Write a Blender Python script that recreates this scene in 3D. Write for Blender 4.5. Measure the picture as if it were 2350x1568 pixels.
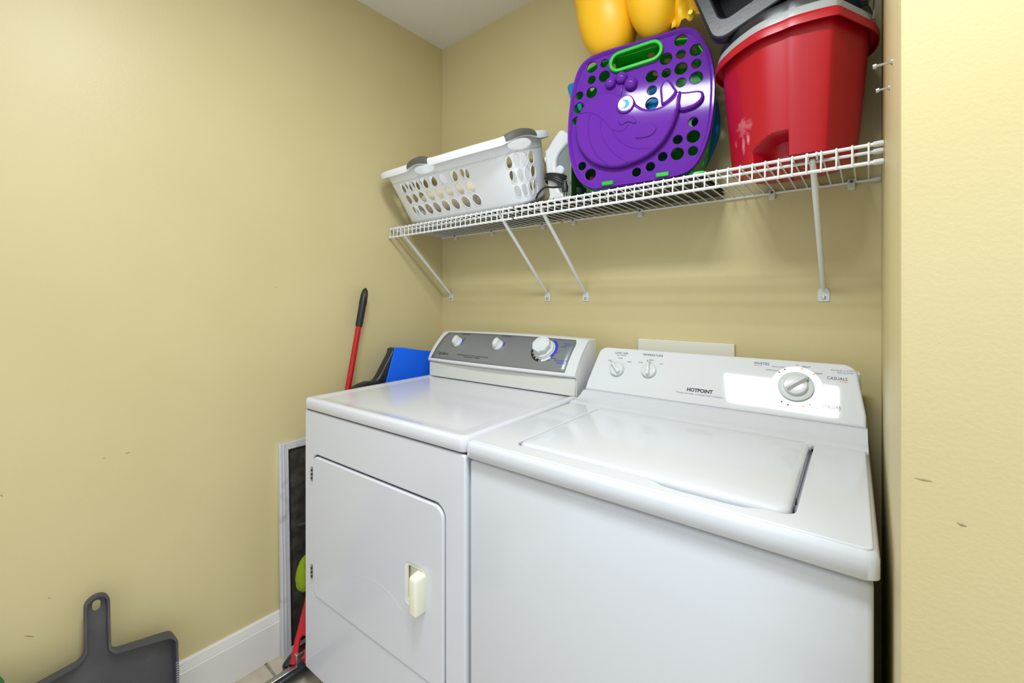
import bpy, bmesh, math, random
from mathutils import Vector, Matrix
random.seed(7)
for _o in list(bpy.data.objects): bpy.data.objects.remove(_o)
S = bpy.context.scene
COL = S.collection

# ------------------------------------------------------------------ camera, light, exposure
cam_d = bpy.data.cameras.new('camera'); cam = bpy.data.objects.new('camera', cam_d); COL.objects.link(cam)
S.camera = cam
cam.location = (1.595, -1.407, 1.232)
cam.rotation_euler = (math.pi/2, 0, math.radians(39.464))
cam_d.sensor_fit = 'HORIZONTAL'; cam_d.sensor_width = 36.0
cam_d.lens = 996.0/2350*36.0
cam_d.shift_y = -(784-690)/2350.0
cam_d.clip_start = 0.02
S.view_settings.view_transform = 'Standard'; S.view_settings.look = 'None'
S.view_settings.gamma = 1.0; S.view_settings.use_curve_mapping = False
S.view_settings.exposure = 0.0

W = bpy.data.worlds.new('world'); S.world = W; W.use_nodes = True
W.node_tree.nodes['Background'].inputs[0].default_value = (0.90, 0.955, 1.0, 1)
W.node_tree.nodes['Background'].inputs[1].default_value = 1.08

def area_light(name, loc, sx, sy, power, color, rot=(0, 0, 0)):
    d = bpy.data.lights.new(name, 'AREA'); d.shape = 'RECTANGLE'; d.size = sx; d.size_y = sy
    d.energy = power; d.color = color
    o = bpy.data.objects.new(name, d); COL.objects.link(o); o.location = loc; o.rotation_euler = rot
    return o
area_light('ceiling_lamp_light', (1.24, -1.20, 2.405), 0.56, 0.20, 22.5, (0.91, 0.97, 1.0))
area_light('added_room_light', (2.1, -1.40, 2.405), 0.58, 0.26, 15.0, (0.91, 0.97, 1.0))  # unseen lamp added to brighten the end of the right wall

# ------------------------------------------------------------------ helpers
def lin(c):
    c = c/255.0
    return c/12.92 if c <= 0.04045 else ((c+0.055)/1.055)**2.4
def rgb(r, g, b): return (lin(r), lin(g), lin(b), 1)

MATS = {}
def mat(name, col, rough=0.5, metal=0.0, spec=0.5, bump=None, mottle=None, coat=0.0, trans=0.0):
    if name in MATS: return MATS[name]
    m = bpy.data.materials.new(name); m.use_nodes = True
    nt = m.node_tree; b = nt.nodes['Principled BSDF']
    b.inputs['Base Color'].default_value = rgb(*col)
    b.inputs['Roughness'].default_value = rough; b.inputs['Metallic'].default_value = metal
    b.inputs['Specular IOR Level'].default_value = spec
    b.inputs['Coat Weight'].default_value = coat; b.inputs['Coat Roughness'].default_value = 0.06
    b.inputs['Transmission Weight'].default_value = trans
    tc = nt.nodes.new('ShaderNodeTexCoord')
    if mottle:
        col2, scale, lo, hi = mottle
        n = nt.nodes.new('ShaderNodeTexNoise'); n.inputs['Scale'].default_value = scale; n.inputs['Detail'].default_value = 5
        r = nt.nodes.new('ShaderNodeValToRGB'); r.color_ramp.elements[0].position = lo; r.color_ramp.elements[1].position = hi
        r.color_ramp.elements[0].color = rgb(*col); r.color_ramp.elements[1].color = rgb(*col2)
        nt.links.new(tc.outputs['Object'], n.inputs['Vector']); nt.links.new(n.outputs['Fac'], r.inputs['Fac'])
        nt.links.new(r.outputs['Color'], b.inputs['Base Color'])
    if bump:
        scale, strength = bump
        n = nt.nodes.new('ShaderNodeTexNoise'); n.inputs['Scale'].default_value = scale; n.inputs['Detail'].default_value = 4
        bp = nt.nodes.new('ShaderNodeBump'); bp.inputs['Strength'].default_value = strength; bp.inputs['Distance'].default_value = 0.002
        nt.links.new(tc.outputs['Object'], n.inputs['Vector']); nt.links.new(n.outputs['Fac'], bp.inputs['Height'])
        nt.links.new(bp.outputs['Normal'], b.inputs['Normal'])
    MATS[name] = m
    return m

def obj(name, data, material, parent=None, smooth=True, angle=35):
    if isinstance(data, bmesh.types.BMesh):
        bmesh.ops.recalc_face_normals(data, faces=data.faces)
        me = bpy.data.meshes.new(name); data.to_mesh(me); data.free()
    else: me = data; me.name = name
    me.materials.clear(); me.materials.append(material)
    if smooth and len(me.polygons):
        me.polygons.foreach_set('use_smooth', [True]*len(me.polygons))
        me.set_sharp_from_angle(angle=math.radians(angle))
    o = bpy.data.objects.new(name, me); COL.objects.link(o)
    if parent: o.parent = parent
    return o
def thing(name, label, cat, loc=(0, 0, 0), rot=(0, 0, 0), group=None):
    o = bpy.data.objects.new(name, None); COL.objects.link(o); o.empty_display_size = 0.05
    o.location = loc; o.rotation_euler = rot; o['label'] = label; o['category'] = cat
    if group: o['group'] = group
    return o
def tag(o, label, cat, group=None):
    o['label'] = label; o['category'] = cat
    if group: o['group'] = group
    return o
def structure(o): o['kind'] = 'structure'; return o
def BM(): return bmesh.new()

def box(bm, x0, x1, y0, y1, z0, z1, bev=0.0, seg=2):
    r = bmesh.ops.create_cube(bm, size=1.0)
    vs = r['verts']
    for v in vs:
        v.co = Vector(((x0+x1)/2+v.co.x*(x1-x0), (y0+y1)/2+v.co.y*(y1-y0), (z0+z1)/2+v.co.z*(z1-z0)))
    if bev > 0:
        es = list({e for v in vs for e in v.link_edges})
        bmesh.ops.bevel(bm, geom=es, offset=bev, segments=seg, profile=0.5, affect='EDGES')
    return bm

def tube(bm, pts, r, n=8, cap=True, closed=False):
    pts = [Vector(p) for p in pts]; N = len(pts)
    rs = r if isinstance(r, (list, tuple)) else [r]*N
    tans = []
    for i in range(N):
        a = pts[(i-1) % N] if (closed or i > 0) else pts[i]; b = pts[(i+1) % N] if (closed or i < N-1) else pts[i]
        tans.append((b-a).normalized())
    t = tans[0]; up = Vector((0, 0, 1)) if abs(t.z) < 0.9 else Vector((1, 0, 0))
    nrm = (up - t*up.dot(t)).normalized(); rings = []
    for i in range(N):
        t = tans[i]; nrm = (nrm - t*nrm.dot(t)).normalized(); bn = t.cross(nrm)
        rings.append([bm.verts.new(pts[i]+(nrm*math.cos(2*math.pi*k/n)+bn*math.sin(2*math.pi*k/n))*rs[i]) for k in range(n)])
    for i in range(N if closed else N-1):
        A, B = rings[i], rings[(i+1) % N]
        for k in range(n): bm.faces.new((A[k], A[(k+1) % n], B[(k+1) % n], B[k]))
    if cap and not closed: bm.faces.new(rings[0][::-1]); bm.faces.new(rings[-1])
    return bm

def loft(bm, rings, closed=True, cap0=False, cap1=False):
    R = [[bm.verts.new(p) for p in ring] for ring in rings]; n = len(R[0])
    for A, B in zip(R, R[1:]):
        for k in range(n if closed else n-1): bm.faces.new((A[k], A[(k+1) % n], B[(k+1) % n], B[k]))
    if cap0: bm.faces.new(R[0][::-1])
    if cap1: bm.faces.new(R[-1])
    return bm

def lathe(bm, prof, n=32, mapf=None, sx=1.0, sy=1.0):
    mapf = mapf or (lambda x, y, z: (x, y, z))
    rings = [[mapf(r*sx*math.cos(2*math.pi*k/n), r*sy*math.sin(2*math.pi*k/n), h) for k in range(n)] for r, h in prof]
    return loft(bm, rings, True, True, True)

def catmull(pts, per=6, closed=True):
    P = [Vector(p) for p in pts]; n = len(P); out = []
    rng = range(n) if closed else range(n-1)
    for i in rng:
        p0 = P[(i-1) % n] if closed or i > 0 else P[i]; p1 = P[i]; p2 = P[(i+1) % n]
        p3 = P[(i+2) % n] if closed or i+2 < n else P[(i+1) % n]
        for k in range(per):
            t = k/per
            out.append(0.5*((2*p1)+(p2-p0)*t+(2*p0-5*p1+4*p2-p3)*t*t+(3*p1-p0-3*p2+p3)*t**3))
    if not closed: out.append(P[-1])
    return out

def rrect(x0, x1, y0, y1, r, n=6):
    r4 = r if isinstance(r, (list, tuple)) else [r]*4   # bl, br, tr, tl
    out = []
    for (cx, cy, a, rr) in ((x0+r4[0], y0+r4[0], 180, r4[0]), (x1-r4[1], y0+r4[1], 270, r4[1]), (x1-r4[2], y1-r4[2], 0, r4[2]), (x0+r4[3], y1-r4[3], 90, r4[3])):
        for k in range(n+1):
            t = math.radians(a+90*k/n); out.append((cx+rr*math.cos(t), cy+rr*math.sin(t)))
    return out
def circ(cx, cy, r, n=20, ry=None):
    ry = r if ry is None else ry
    return [(cx+r*math.cos(2*math.pi*k/n), cy+ry*math.sin(2*math.pi*k/n)) for k in range(n)]

def plate(loops, depth, bevel=0.0, res=2):
    """filled outline with holes, lying in x/y, from z = -depth to 0"""
    cu = bpy.data.curves.new('outline', 'CURVE'); cu.dimensions = '2D'; cu.fill_mode = 'BOTH'
    cu.extrude = max(depth/2-bevel, 0.00001); cu.bevel_depth = bevel; cu.bevel_resolution = res; cu.offset = -bevel
    for L in loops:
        sp = cu.splines.new('POLY'); sp.points.add(len(L)-1)
        for p, q in zip(sp.points, L): p.co = (q[0], q[1], 0, 1)
        sp.use_cyclic_u = True
    o = bpy.data.objects.new('outline', cu); COL.objects.link(o)
    me = bpy.data.meshes.new_from_object(o)
    bpy.data.objects.remove(o); bpy.data.curves.remove(cu)
    for v in me.vertices: v.co.z -= depth/2
    return me
def remap(me, f):
    for v in me.vertices: v.co = Vector(f(v.co.x, v.co.y, v.co.z))
    me.update(); return me
def frontmap(y0): return lambda a, b, c: (a, y0-c, b)      # outline in x/z facing -y

def text_mesh(s, size, f, align='CENTER', shear=0.0, bold=0.0, sx=1.0):
    cu = bpy.data.curves.new('text', 'FONT'); cu.body = s; cu.size = size; cu.align_x = align; cu.align_y = 'CENTER'
    cu.shear = shear; cu.extrude = 0.00015; cu.offset = bold; cu.resolution_u = 3
    o = bpy.data.objects.new('text', cu); COL.objects.link(o)
    me = bpy.data.meshes.new_from_object(o)
    bpy.data.objects.remove(o); bpy.data.curves.remove(cu)
    for v in me.vertices: v.co.x *= sx
    return remap(me, f)

def perf_grid(bm, mapf, U, V, holes, m=3, lift=0.0012):
    """sheet of cells over (u, v); a cell in holes {(i, j): (rx, ry[, cx, cy])} gets an elliptical opening with a raised lip"""
    for i in range(len(U)-1):
        for j in range(len(V)-1):
            u0, u1, v0, v1 = U[i], U[i+1], V[j], V[j+1]
            if (i, j) not in holes:
                g = [[bm.verts.new(mapf(u0+(u1-u0)*a/m, v0+(v1-v0)*b/m, 0)) for b in range(m+1)] for a in range(m+1)]
                for a in range(m):
                    for b in range(m): bm.faces.new((g[a][b], g[a+1][b], g[a+1][b+1], g[a][b+1]))
                continue
            h = holes[(i, j)]; rx, ry = h[0], h[1]
            cx, cy = (h[2], h[3]) if len(h) > 2 else ((u0+u1)/2, (v0+v1)/2)
            rim = [(u0+(u1-u0)*k/m, v0) for k in range(m)]+[(u1, v0+(v1-v0)*k/m) for k in range(m)] + \
                  [(u1-(u1-u0)*k/m, v1) for k in range(m)]+[(u0, v1-(v1-v0)*k/m) for k in range(m)]
            pts = []
            for k, (a, b) in enumerate(rim):
                pts += [(a, b), ((a+rim[(k+1) % len(rim)][0])/2, (b+rim[(k+1) % len(rim)][1])/2)]
            rim_set = pts[::2]
            ring0 = [bm.verts.new(mapf(a, b, 0)) for a, b in rim_set]
            def ell(sc, l):
                out = []
                for a, b in pts:
                    t = math.atan2((b-cy)/ry, (a-cx)/rx)
                    out.append(bm.verts.new(mapf(cx+rx*sc*math.cos(t), cy+ry*sc*math.sin(t), l)))
                return out
            r1 = ell(1.13, 0); r2 = ell(1.09, lift); r3 = ell(1.0, lift); n = len(r1)
            for k in range(len(ring0)):
                a, b = ring0[k], ring0[(k+1) % len(ring0)]
                bm.faces.new((a, r1[2*k+1], r1[2*k])); bm.faces.new((a, b, r1[2*k+1])); bm.faces.new((b, r1[(2*k+2) % n], r1[2*k+1]))
            for A, B in ((r1, r2), (r2, r3)):
                for k in range(n): bm.faces.new((A[k], A[(k+1) % n], B[(k+1) % n], B[k]))
    bmesh.ops.remove_doubles(bm, verts=bm.verts, dist=0.00012)
    return bm
def solidify(o, t, offset=-1):
    md = o.modifiers.new('thickness', 'SOLIDIFY'); md.thickness = t; md.offset = offset
    return o

# ------------------------------------------------------------------ materials
m_wall = mat('beige_wall_paint', (208, 195, 148), 0.40, spec=0.35, bump=(240, 0.10), mottle=((204, 190, 142), 3.0, 0.35, 0.75))
m_ceil = mat('ceiling_paint', (232, 229, 224), 0.9, bump=(160, 0.35))
m_trim = mat('white_trim_paint', (226, 224, 220), 0.4)
m_tile = mat('beige_floor_tile', (205, 194, 178), 0.5, bump=(60, 0.2), mottle=((183, 170, 152), 14, 0.35, 0.7))
m_grout = mat('grout', (160, 152, 142), 0.9, mottle=((120, 112, 104), 25, 0.4, 0.7))
m_enamel = mat('white_enamel', (208, 212, 220), 0.10, spec=0.5, bump=(900, 0.012))
m_enamel_d = mat('white_enamel_dryer', (212, 215, 224), 0.14, spec=0.5, bump=(900, 0.012))
m_plastic = mat('white_plastic', (212, 215, 218), 0.16)
m_bone = mat('off_white_plastic', (212, 214, 208), 0.3)
m_cream = mat('cream_plastic', (233, 232, 214), 0.35)
m_knobring = mat('pale_grey_print', (208, 215, 214), 0.35)
m_grey = mat('warm_grey_panel', (134, 139, 144), 0.36, metal=0.4, bump=(1500, 0.03))
m_dark = mat('dark_gap', (58, 55, 50), 0.8)
m_black = mat('black_rubber', (26, 27, 29), 0.45)
m_blackp = mat('black_plastic', (36, 38, 42), 0.3, bump=(200, 0.05))
m_ink = mat('navy_ink', (52, 64, 92), 0.6)
m_inkb = mat('black_ink', (34, 40, 48), 0.6)
m_inkg = mat('grey_ink', (120, 132, 152), 0.6)
m_inko = mat('orange_ink', (240, 160, 120), 0.6)
m_orange = mat('orange_dot_ink', (246, 176, 86), 0.6)
m_blueink = mat('blue_ink', (50, 56, 190), 0.6)
m_steel = mat('steel', (190, 190, 188), 0.28, metal=1.0)
m_alum = mat('scuffed_aluminium', (206, 207, 212), 0.4, metal=0.1, mottle=((160, 158, 156), 18, 0.55, 0.8))
m_wire = mat('white_vinyl_wire', (226, 229, 230), 0.35)
m_basket = mat('basket_plastic', (238, 242, 250), 0.38)
m_hand = mat('charcoal_grip', (92, 92, 88), 0.6)
m_cloth = mat('cream_cloth', (226, 216, 192), 0.95, bump=(40, 0.5))
m_purple = mat('purple_plastic', (100, 42, 158), 0.08, spec=0.2)
m_green = mat('green_plastic', (10, 170, 30), 0.32)
m_eye = mat('white_sticker', (240, 240, 236), 0.5)
m_iris = mat('blue_sticker', (40, 160, 222), 0.5)
m_red = mat('red_plastic', (196, 10, 38), 0.34)
m_red2 = mat('red_enamel', (178, 6, 12), 0.32)
m_pail = mat('grey_plastic', (158, 163, 166), 0.35)
m_tub = mat('charcoal_plastic', (21, 24, 29), 0.34, bump=(120, 0.08))
m_yellow = mat('yellow_vinyl', (240, 184, 28), 0.4)
m_valve = mat('lemon_plastic', (246, 226, 40), 0.35)
m_blue = mat('blue_foam', (0, 140, 205), 0.7)
m_bristle = mat('blue_bristle', (0, 108, 255), 0.75, bump=(300, 0.2))
m_obr = mat('orange_bristle', (222, 110, 70), 0.8)
m_lime = mat('lime_fleece', (128, 150, 10), 0.95, bump=(260, 1.0))
m_pan = mat('grey_dustpan_plastic', (70, 70, 75), 0.38, bump=(150, 0.06), mottle=((88, 88, 90), 9, 0.45, 0.75))
m_slat = mat('dark_slat', (44, 41, 38), 0.6, bump=(80, 0.15))
m_irong = mat('smoky_grey_plastic', (120, 132, 132), 0.25)
m_mesh = mat('black_screen_mesh', (46, 43, 38), 0.6, mottle=((82, 78, 70), 26, 0.4, 0.75))
m_clear = mat('clear_clip', (214, 216, 212), 0.25)

# splash of dried residue on the red bucket
def residue_material():
    m = mat('red_bucket_plastic', (172, 6, 30), 0.36)
    nt = m.node_tree; b = nt.nodes['Principled BSDF']
    tc = nt.nodes.new('ShaderNodeTexCoord')
    def blob(cx, cz, rx, rz):
        mp = nt.nodes.new('ShaderNodeMapping'); mp.vector_type = 'TEXTURE'
        mp.inputs['Location'].default_value = (cx, -0.14, cz); mp.inputs['Scale'].default_value = (rx, 0.12, rz)
        ln = nt.nodes.new('ShaderNodeVectorMath'); ln.operation = 'LENGTH'
        nt.links.new(tc.outputs['Object'], mp.inputs['Vector']); nt.links.new(mp.outputs['Vector'], ln.inputs[0])
        return ln.outputs['Value']
    n = nt.nodes.new('ShaderNodeTexNoise'); n.inputs['Scale'].default_value = 70; n.inputs['Detail'].default_value = 8
    nt.links.new(tc.outputs['Object'], n.inputs['Vector'])
    acc = None
    for (cx, cz, rx, rz) in ((-0.090, 0.100, 0.036, 0.036), (-0.108, 0.068, 0.009, 0.034), (-0.088, 0.058, 0.008, 0.044), (-0.076, 0.070, 0.007, 0.030)):
        d = blob(cx, cz, rx, rz)
        sub = nt.nodes.new('ShaderNodeMath'); sub.operation = 'SUBTRACT'; sub.inputs[0].default_value = 1.0; nt.links.new(d, sub.inputs[1]); sub.use_clamp = True
        if acc is None: acc = sub.outputs[0]
        else:
            mx = nt.nodes.new('ShaderNodeMath'); mx.operation = 'MAXIMUM'; nt.links.new(acc, mx.inputs[0]); nt.links.new(sub.outputs[0], mx.inputs[1]); acc = mx.outputs[0]
    ml = nt.nodes.new('ShaderNodeMath'); ml.operation = 'MULTIPLY'; nt.links.new(acc, ml.inputs[0]); nt.links.new(n.outputs['Fac'], ml.inputs[1])
    rp = nt.nodes.new('ShaderNodeValToRGB'); rp.color_ramp.elements[0].position = 0.13; rp.color_ramp.elements[1].position = 0.36
    rp.color_ramp.elements[0].color = (0, 0, 0, 1); rp.color_ramp.elements[1].color = (0.6, 0.6, 0.6, 1)
    nt.links.new(ml.outputs[0], rp.inputs['Fac'])
    mix = nt.nodes.new('ShaderNodeMix'); mix.data_type = 'RGBA'; mix.inputs[6].default_value = rgb(172, 6, 30); mix.inputs[7].default_value = rgb(232, 176, 182)
    nt.links.new(rp.outputs['Color'], mix.inputs[0]); nt.links.new(mix.outputs[2], b.inputs['Base Color'])
    return m
m_redbucket = residue_material()

# ------------------------------------------------------------------ the room
RW = 1.618          # right alcove wall
H = 2.445
YF = -2.6           # how far the room runs towards and past the camera
b = BM(); box(b, -0.10, 0.0, YF, 0.10, 0, H); WALLS = {'l': structure(obj('wall_left', b, m_wall))}
b = BM(); box(b, 0.0, RW, 0.0, 0.10, 0, H); structure(obj('wall_back', b, m_wall))
b = BM(); box(b, RW, 3.4, -0.837, 0.10, 0, H, 0.004, 2); WALLS['r'] = structure(obj('wall_right', b, m_wall))
b = BM(); box(b, -0.10, 3.4, YF, 0.10, H, H+0.1); structure(obj('ceiling', b, m_ceil))
b = BM(); box(b, -0.10, 3.4, YF, 0.10, -0.10, -0.004); fl = structure(obj('floor', b, m_grout))
tl = 0.333; b = BM(); box(b, 0, tl-0.008, 0, tl-0.008, -0.012, 0.0, 0.0025, 1)
t0 = obj('tile', b, m_tile, fl); first = True
for i in range(-1, 5):
    for j in range(-5, 3):
        x = 0.10+i*tl; y = -0.796+j*tl
        if y+tl > 0.06 or x < -0.25: continue
        o = t0 if first else t0.copy()
        if not first: COL.objects.link(o)
        first = False; o.location = (x, y, 0)
def baseboard(name, pts_to_world, length0, length1):
    prof = [(0, 0), (0.014, 0), (0.014, 0.118), (0.0125, 0.121), (0.0125, 0.128), (0.0085, 0.140), (0.0085, 0.146), (0.006, 0.151), (0, 0.151)]
    b = BM(); loft(b, [[pts_to_world(d, s, z) for d, z in prof] for s in (length0, length1)], True, True, True)
    return structure(obj(name, b, m_trim, angle=20))
baseboard('baseboard_left', lambda d, s, z: (d, s, z), YF, -0.001)
baseboard('baseboard_back', lambda d, s, z: (s, -d, z), 0.016, RW-0.001)
baseboard('baseboard_right', lambda d, s, z: (s, -0.837-d, z), RW, 3.3)

# small scuffs and nicks in the paint
m_scuff = mat('paint_scuff', (158, 140, 104), 0.8)
for side, a, c, w in (('r', (1.6573, -0.8370, 1.0267), (1.6637, -0.8370, 1.0256), 0.0016), ('r', (1.6286, -0.8370, 1.0606), (1.6413, -0.8370, 1.0606), 0.0012), ('l', (0.0000, -1.1603, 0.8065), (0.0000, -1.1493, 0.8084), 0.0015), ('l', (0.0000, -1.2047, 0.8045), (-0.0000, -1.1995, 0.8078), 0.0012), ('l', (0.0000, -1.3453, 0.4116), (0.0000, -1.3296, 0.4000), 0.0016), ('l', (0.0000, -1.3060, 0.4823), (0.0000, -1.3014, 0.4821), 0.0015), ('l', (0.0000, -0.7658, 1.2776), (0.0000, -0.7629, 1.2761), 0.0015), ('l', (0.0000, -1.3833, 0.7699), (0.0000, -1.3799, 0.7646), 0.0015)):
    mid_ = tuple((p+q)/2 for p, q in zip(a, c))
    b = BM(); tube(b, [a, mid_, c], [w*0.3, w, w*0.3], 6)
    for v in b.verts:
        if side == 'r': v.co.y = -0.837-max(0, (-0.837-v.co.y))*0.25
        else: v.co.x = max(0, v.co.x)*0.25
    obj('scuff', b, m_scuff, WALLS[side])

# ceiling lamp (just outside the picture, above the appliances)
lt = thing('ceiling_lamp', 'white two-tube ceiling lamp above the front of the appliances, mirrored in the console', 'lamp', (1.24, -1.20, H))
b = BM(); box(b, -0.31, 0.31, -0.15, 0.15, -0.03, -0.0005, 0.004); obj('housing', b, m_trim, lt)
lt2 = thing('ceiling_lamp', 'added ceiling lamp out of view right of the camera, brightening the right wall end', 'lamp', (2.1, -1.40, H))  # body for the added light, out of view
b = BM(); box(b, -0.31, 0.31, -0.15, 0.15, -0.03, -0.0005, 0.004); obj('housing', b, m_trim, lt2)

# two loose bolts left in the alcove's right wall
for (y, z, ln) in ((-0.675, 1.535, 0.016), (-0.573, 1.541, 0.012)):
    t = thing('wall_bolt', 'shiny bolt sticking out of right wall, %s' % ('the upper one in front of the red bucket' if ln > 0.014 else 'the lower one nearer the shelf'), 'bolt', (RW, y, z), group='bolts in the right wall')
    b = BM(); tube(b, [(0, 0, 0), (-ln, 0, 0)], 0.0016, 10); obj('shank', b, m_steel, t)
    b = BM(); tube(b, [(-ln, 0, 0), (-ln-0.0035, 0, 0)], [0.0034, 0.0028], 12); obj('head', b, m_steel, t)
    b = BM(); tube(b, [(-0.002, 0, 0), (0, 0, 0)], 0.0038, 12); obj('washer', b, m_steel, t)

# white outlet cover on the back wall behind the washer
t = thing('outlet_panel', 'white flat utility panel on the back wall above the washer console', 'panel', (0.994, 0, 1.0))
b = BM(); box(b, 0, 0.296, -0.012, 0, -0.02, 0.104, 0.0015, 1); obj('panel', b, mat('off_white_panel', (224, 222, 210), 0.4), t)

# ------------------------------------------------------------------ wire shelves
ZS = 1.538
def wire_shelf(x0, x1, label, struts, clips, capL, capR):
    t = thing('wire_shelf', label, 'shelf', (0, 0, ZS), group='wire shelf sections')
    for nm, y, z, r in (('front_rod', -0.300, 0.0, 0.0038), ('front_rod', -0.303, -0.036, 0.0038), ('middle_rod', -0.268, -0.0062, 0.0034), ('back_rod', -0.006, -0.0055, 0.0034)):
        b = BM(); tube(b, [(x0+0.004, y, z), (x1-0.004, y, z)], r, 10); ro = obj(nm, b, m_wire, t)
        for end, on in ((x0, capL), (x1, capR)):
            if not on: continue
            s = 1 if end == x0 else -1
            b = BM(); tube(b, [(end, y, z), (end+s*0.0025, y, z), (end+s*0.016, y, z)], [0.0042, 0.0058, 0.0054], 10); obj('end_cap', b, m_plastic, ro)
    n = int((x1-x0-0.02)/0.0254); xs = [x0+0.013+i*0.0254 for i in range(n+1)]
    b = BM(); tube(b, [(0, 0.0, -0.0025), (0, -0.27, 0.0), (0, -0.296, 0.0034), (0, -0.3005, 0.0044), (0, -0.3046, 0.002), (0, -0.306, -0.004), (0, -0.3075, -0.037), (0, -0.3065, -0.040)], 0.0019, 6)
    w0 = obj('wire', b, m_wire, t)
    for k, x in enumerate(xs):
        o = w0 if k == 0 else w0.copy()
        if k: COL.objects.link(o); o.parent = t
        o.location = (x, 0, 0)
    for x in struts:
        p0 = Vector((x, -0.292, -0.008)); p1 = Vector((x, -0.010, -0.272))
        b = BM(); tube(b, [p0, p0.lerp(p1, 0.06), p1.lerp(p0, 0.04), p1], [0.0045, 0.0062, 0.0062, 0.005], 12); so = obj('support_strut', b, m_wire, t)
        me = plate([rrect(x-0.013, x+0.013, -0.3085, -0.272, (0.004, 0.004, 0.011, 0.011), 5)], 0.003, 0.0008)
        remap(me, frontmap(-0.003)); obj('foot_plate', me, m_plastic, so)
        b = BM(); lathe(b, [(0.0055, 0), (0.005, 0.002), (0.002, 0.003)], 14, lambda a, c, h: (x+a, -0.003-h, -0.298+c)); obj('screw', b, m_steel, so)
        for dx in (-0.008, 0.008):
            b = BM(); tube(b, [(x+dx, -0.290, -0.008), (x+dx, -0.297, 0.004), (x+dx, -0.304, 0.003), (x+dx, -0.305, -0.003)], 0.0022, 6); obj('hook', b, m_wire, so)
    for x in clips:
        b = BM(); box(b, x-0.008, x+0.008, -0.012, 0, -0.024, 0.004, 0.002, 1); co = obj('wall_clip', b, m_clear, t)
        b = BM(); lathe(b, [(0.0042, 0), (0.0036, 0.002)], 12, lambda a, c, h: (x+a, -0.012-h, -0.004+c)); obj('clip_screw', b, m_hand, co)
    return t
wire_shelf(0.001, 0.690, 'white wire shelf section at the corner, carrying the laundry basket', (0.065, 0.619), (0.10, 0.33, 0.60), True, False)
wire_shelf(0.692, RW-0.001, 'long white wire shelf section carrying the purple crate and red bucket', (0.790, 1.502), (0.74, 1.00, 1.385, 1.560), False, True)

# ------------------------------------------------------------------ dryer
DR = thing('clothes_dryer', 'white front-loading dryer with grey console, left of the washer', 'dryer', (0.232, -0.765, 0), (0, 0, math.radians(2.8)))
X0, X1 = -0.0100, 0.6745
b = BM(); box(b, X0+0.001, X1-0.001, 0.012, 0.62, 0.079, 0.889, 0.006, 2); obj('cabinet', b, m_enamel_d, DR)
DZ0, DZ1, DX0, DX1 = 0.3275, 0.7545, 0.0385, 0.608
me = plate([rrect(X0, X1, 0.079, 0.889, 0.008), rrect(DX0-0.0035, DX1+0.0035, DZ0-0.003, DZ1+0.005, (0.032, 0.030, 0.032, 0.028), 8)], 0.016, 0.0045, 3)
remap(me, frontmap(0.0)); obj('front_panel', me, m_enamel_d, DR)
b = BM(); box(b, DX0-0.01, DX1+0.01, 0.0115, 0.0125, DZ0-0.01, DZ1+0.01); obj('door_recess', b, m_dark, DR)
HX0, HX1, HZ0, HZ1 = 0.4765, 0.549, 0.4855, 0.5865
me = plate([rrect(DX0, DX1, DZ0, DZ1, (0.030, 0.028, 0.030, 0.026), 8), rrect(HX0, HX1, HZ0, HZ1, 0.012, 6)], 0.014, 0.004, 3)
remap(me, frontmap(-0.003)); DOOR = obj('door', me, m_enamel_d, DR)
me = plate([rrect(HX0-0.002, HX1+0.002, HZ0-0.002, HZ1+0.002, 0.012, 6), rrect(HX0+0.006, HX1-0.006, HZ0+0.006, HZ1-0.006, 0.01, 6)], 0.005, 0.001)
remap(me, frontmap(-0.001)); obj('handle_recess', me, m_cream, DOOR)
b = BM(); box(b, HX0, HX1, 0.010, 0.0113, HZ0, HZ1); obj('handle_recess', b, m_cream, DOOR)
b = BM(); box(b, 0.5145, 0.5475, -0.030, 0.006, 0.4845, 0.580, 0.009, 4)
for v in b.verts:
    if v.co.y < -0.012: v.co.x = 0.531+(v.co.x-0.531)*0.86; v.co.z = 0.53+(v.co.z-0.53)*(0.97 if v.co.z > 0.53 else 1.0)
obj('handle', b, m_cream, DOOR)
for z in (0.6975, 0.3957):
    b = BM(); box(b, 0.0315, 0.0385, -0.0052, 0.006, z-0.0215, z+0.0215, 0.001, 1)
    hg = obj('hinge', b, m_steel, DR)
    for k in (-0.012, 0.0, 0.012):
        b = BM(); box(b, 0.0352, 0.0385, -0.0062, 0.0, z+k-0.0035, z+k+0.0035); obj('knuckle', b, m_black, hg)
pts = [(0.2534, 0.4688), (0.3523, 0.4887), (0.4212, 0.4796), (0.4556, 0.4606), (0.4723, 0.4612)]
b = BM(); tube(b, [(p.x, -0.0031, p.y) for p in [Vector((q[0], q[1])) for q in catmull([Vector((x, z, 0)) for x, z in pts], 6, False)]], 0.00035, 5); obj('scratch', b, m_plastic, DOOR)
b = BM(); box(b, X0+0.004, X1-0.004, 0.006, 0.615, 0.886, 0.897); obj('seam', b, m_dark, DR)
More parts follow.
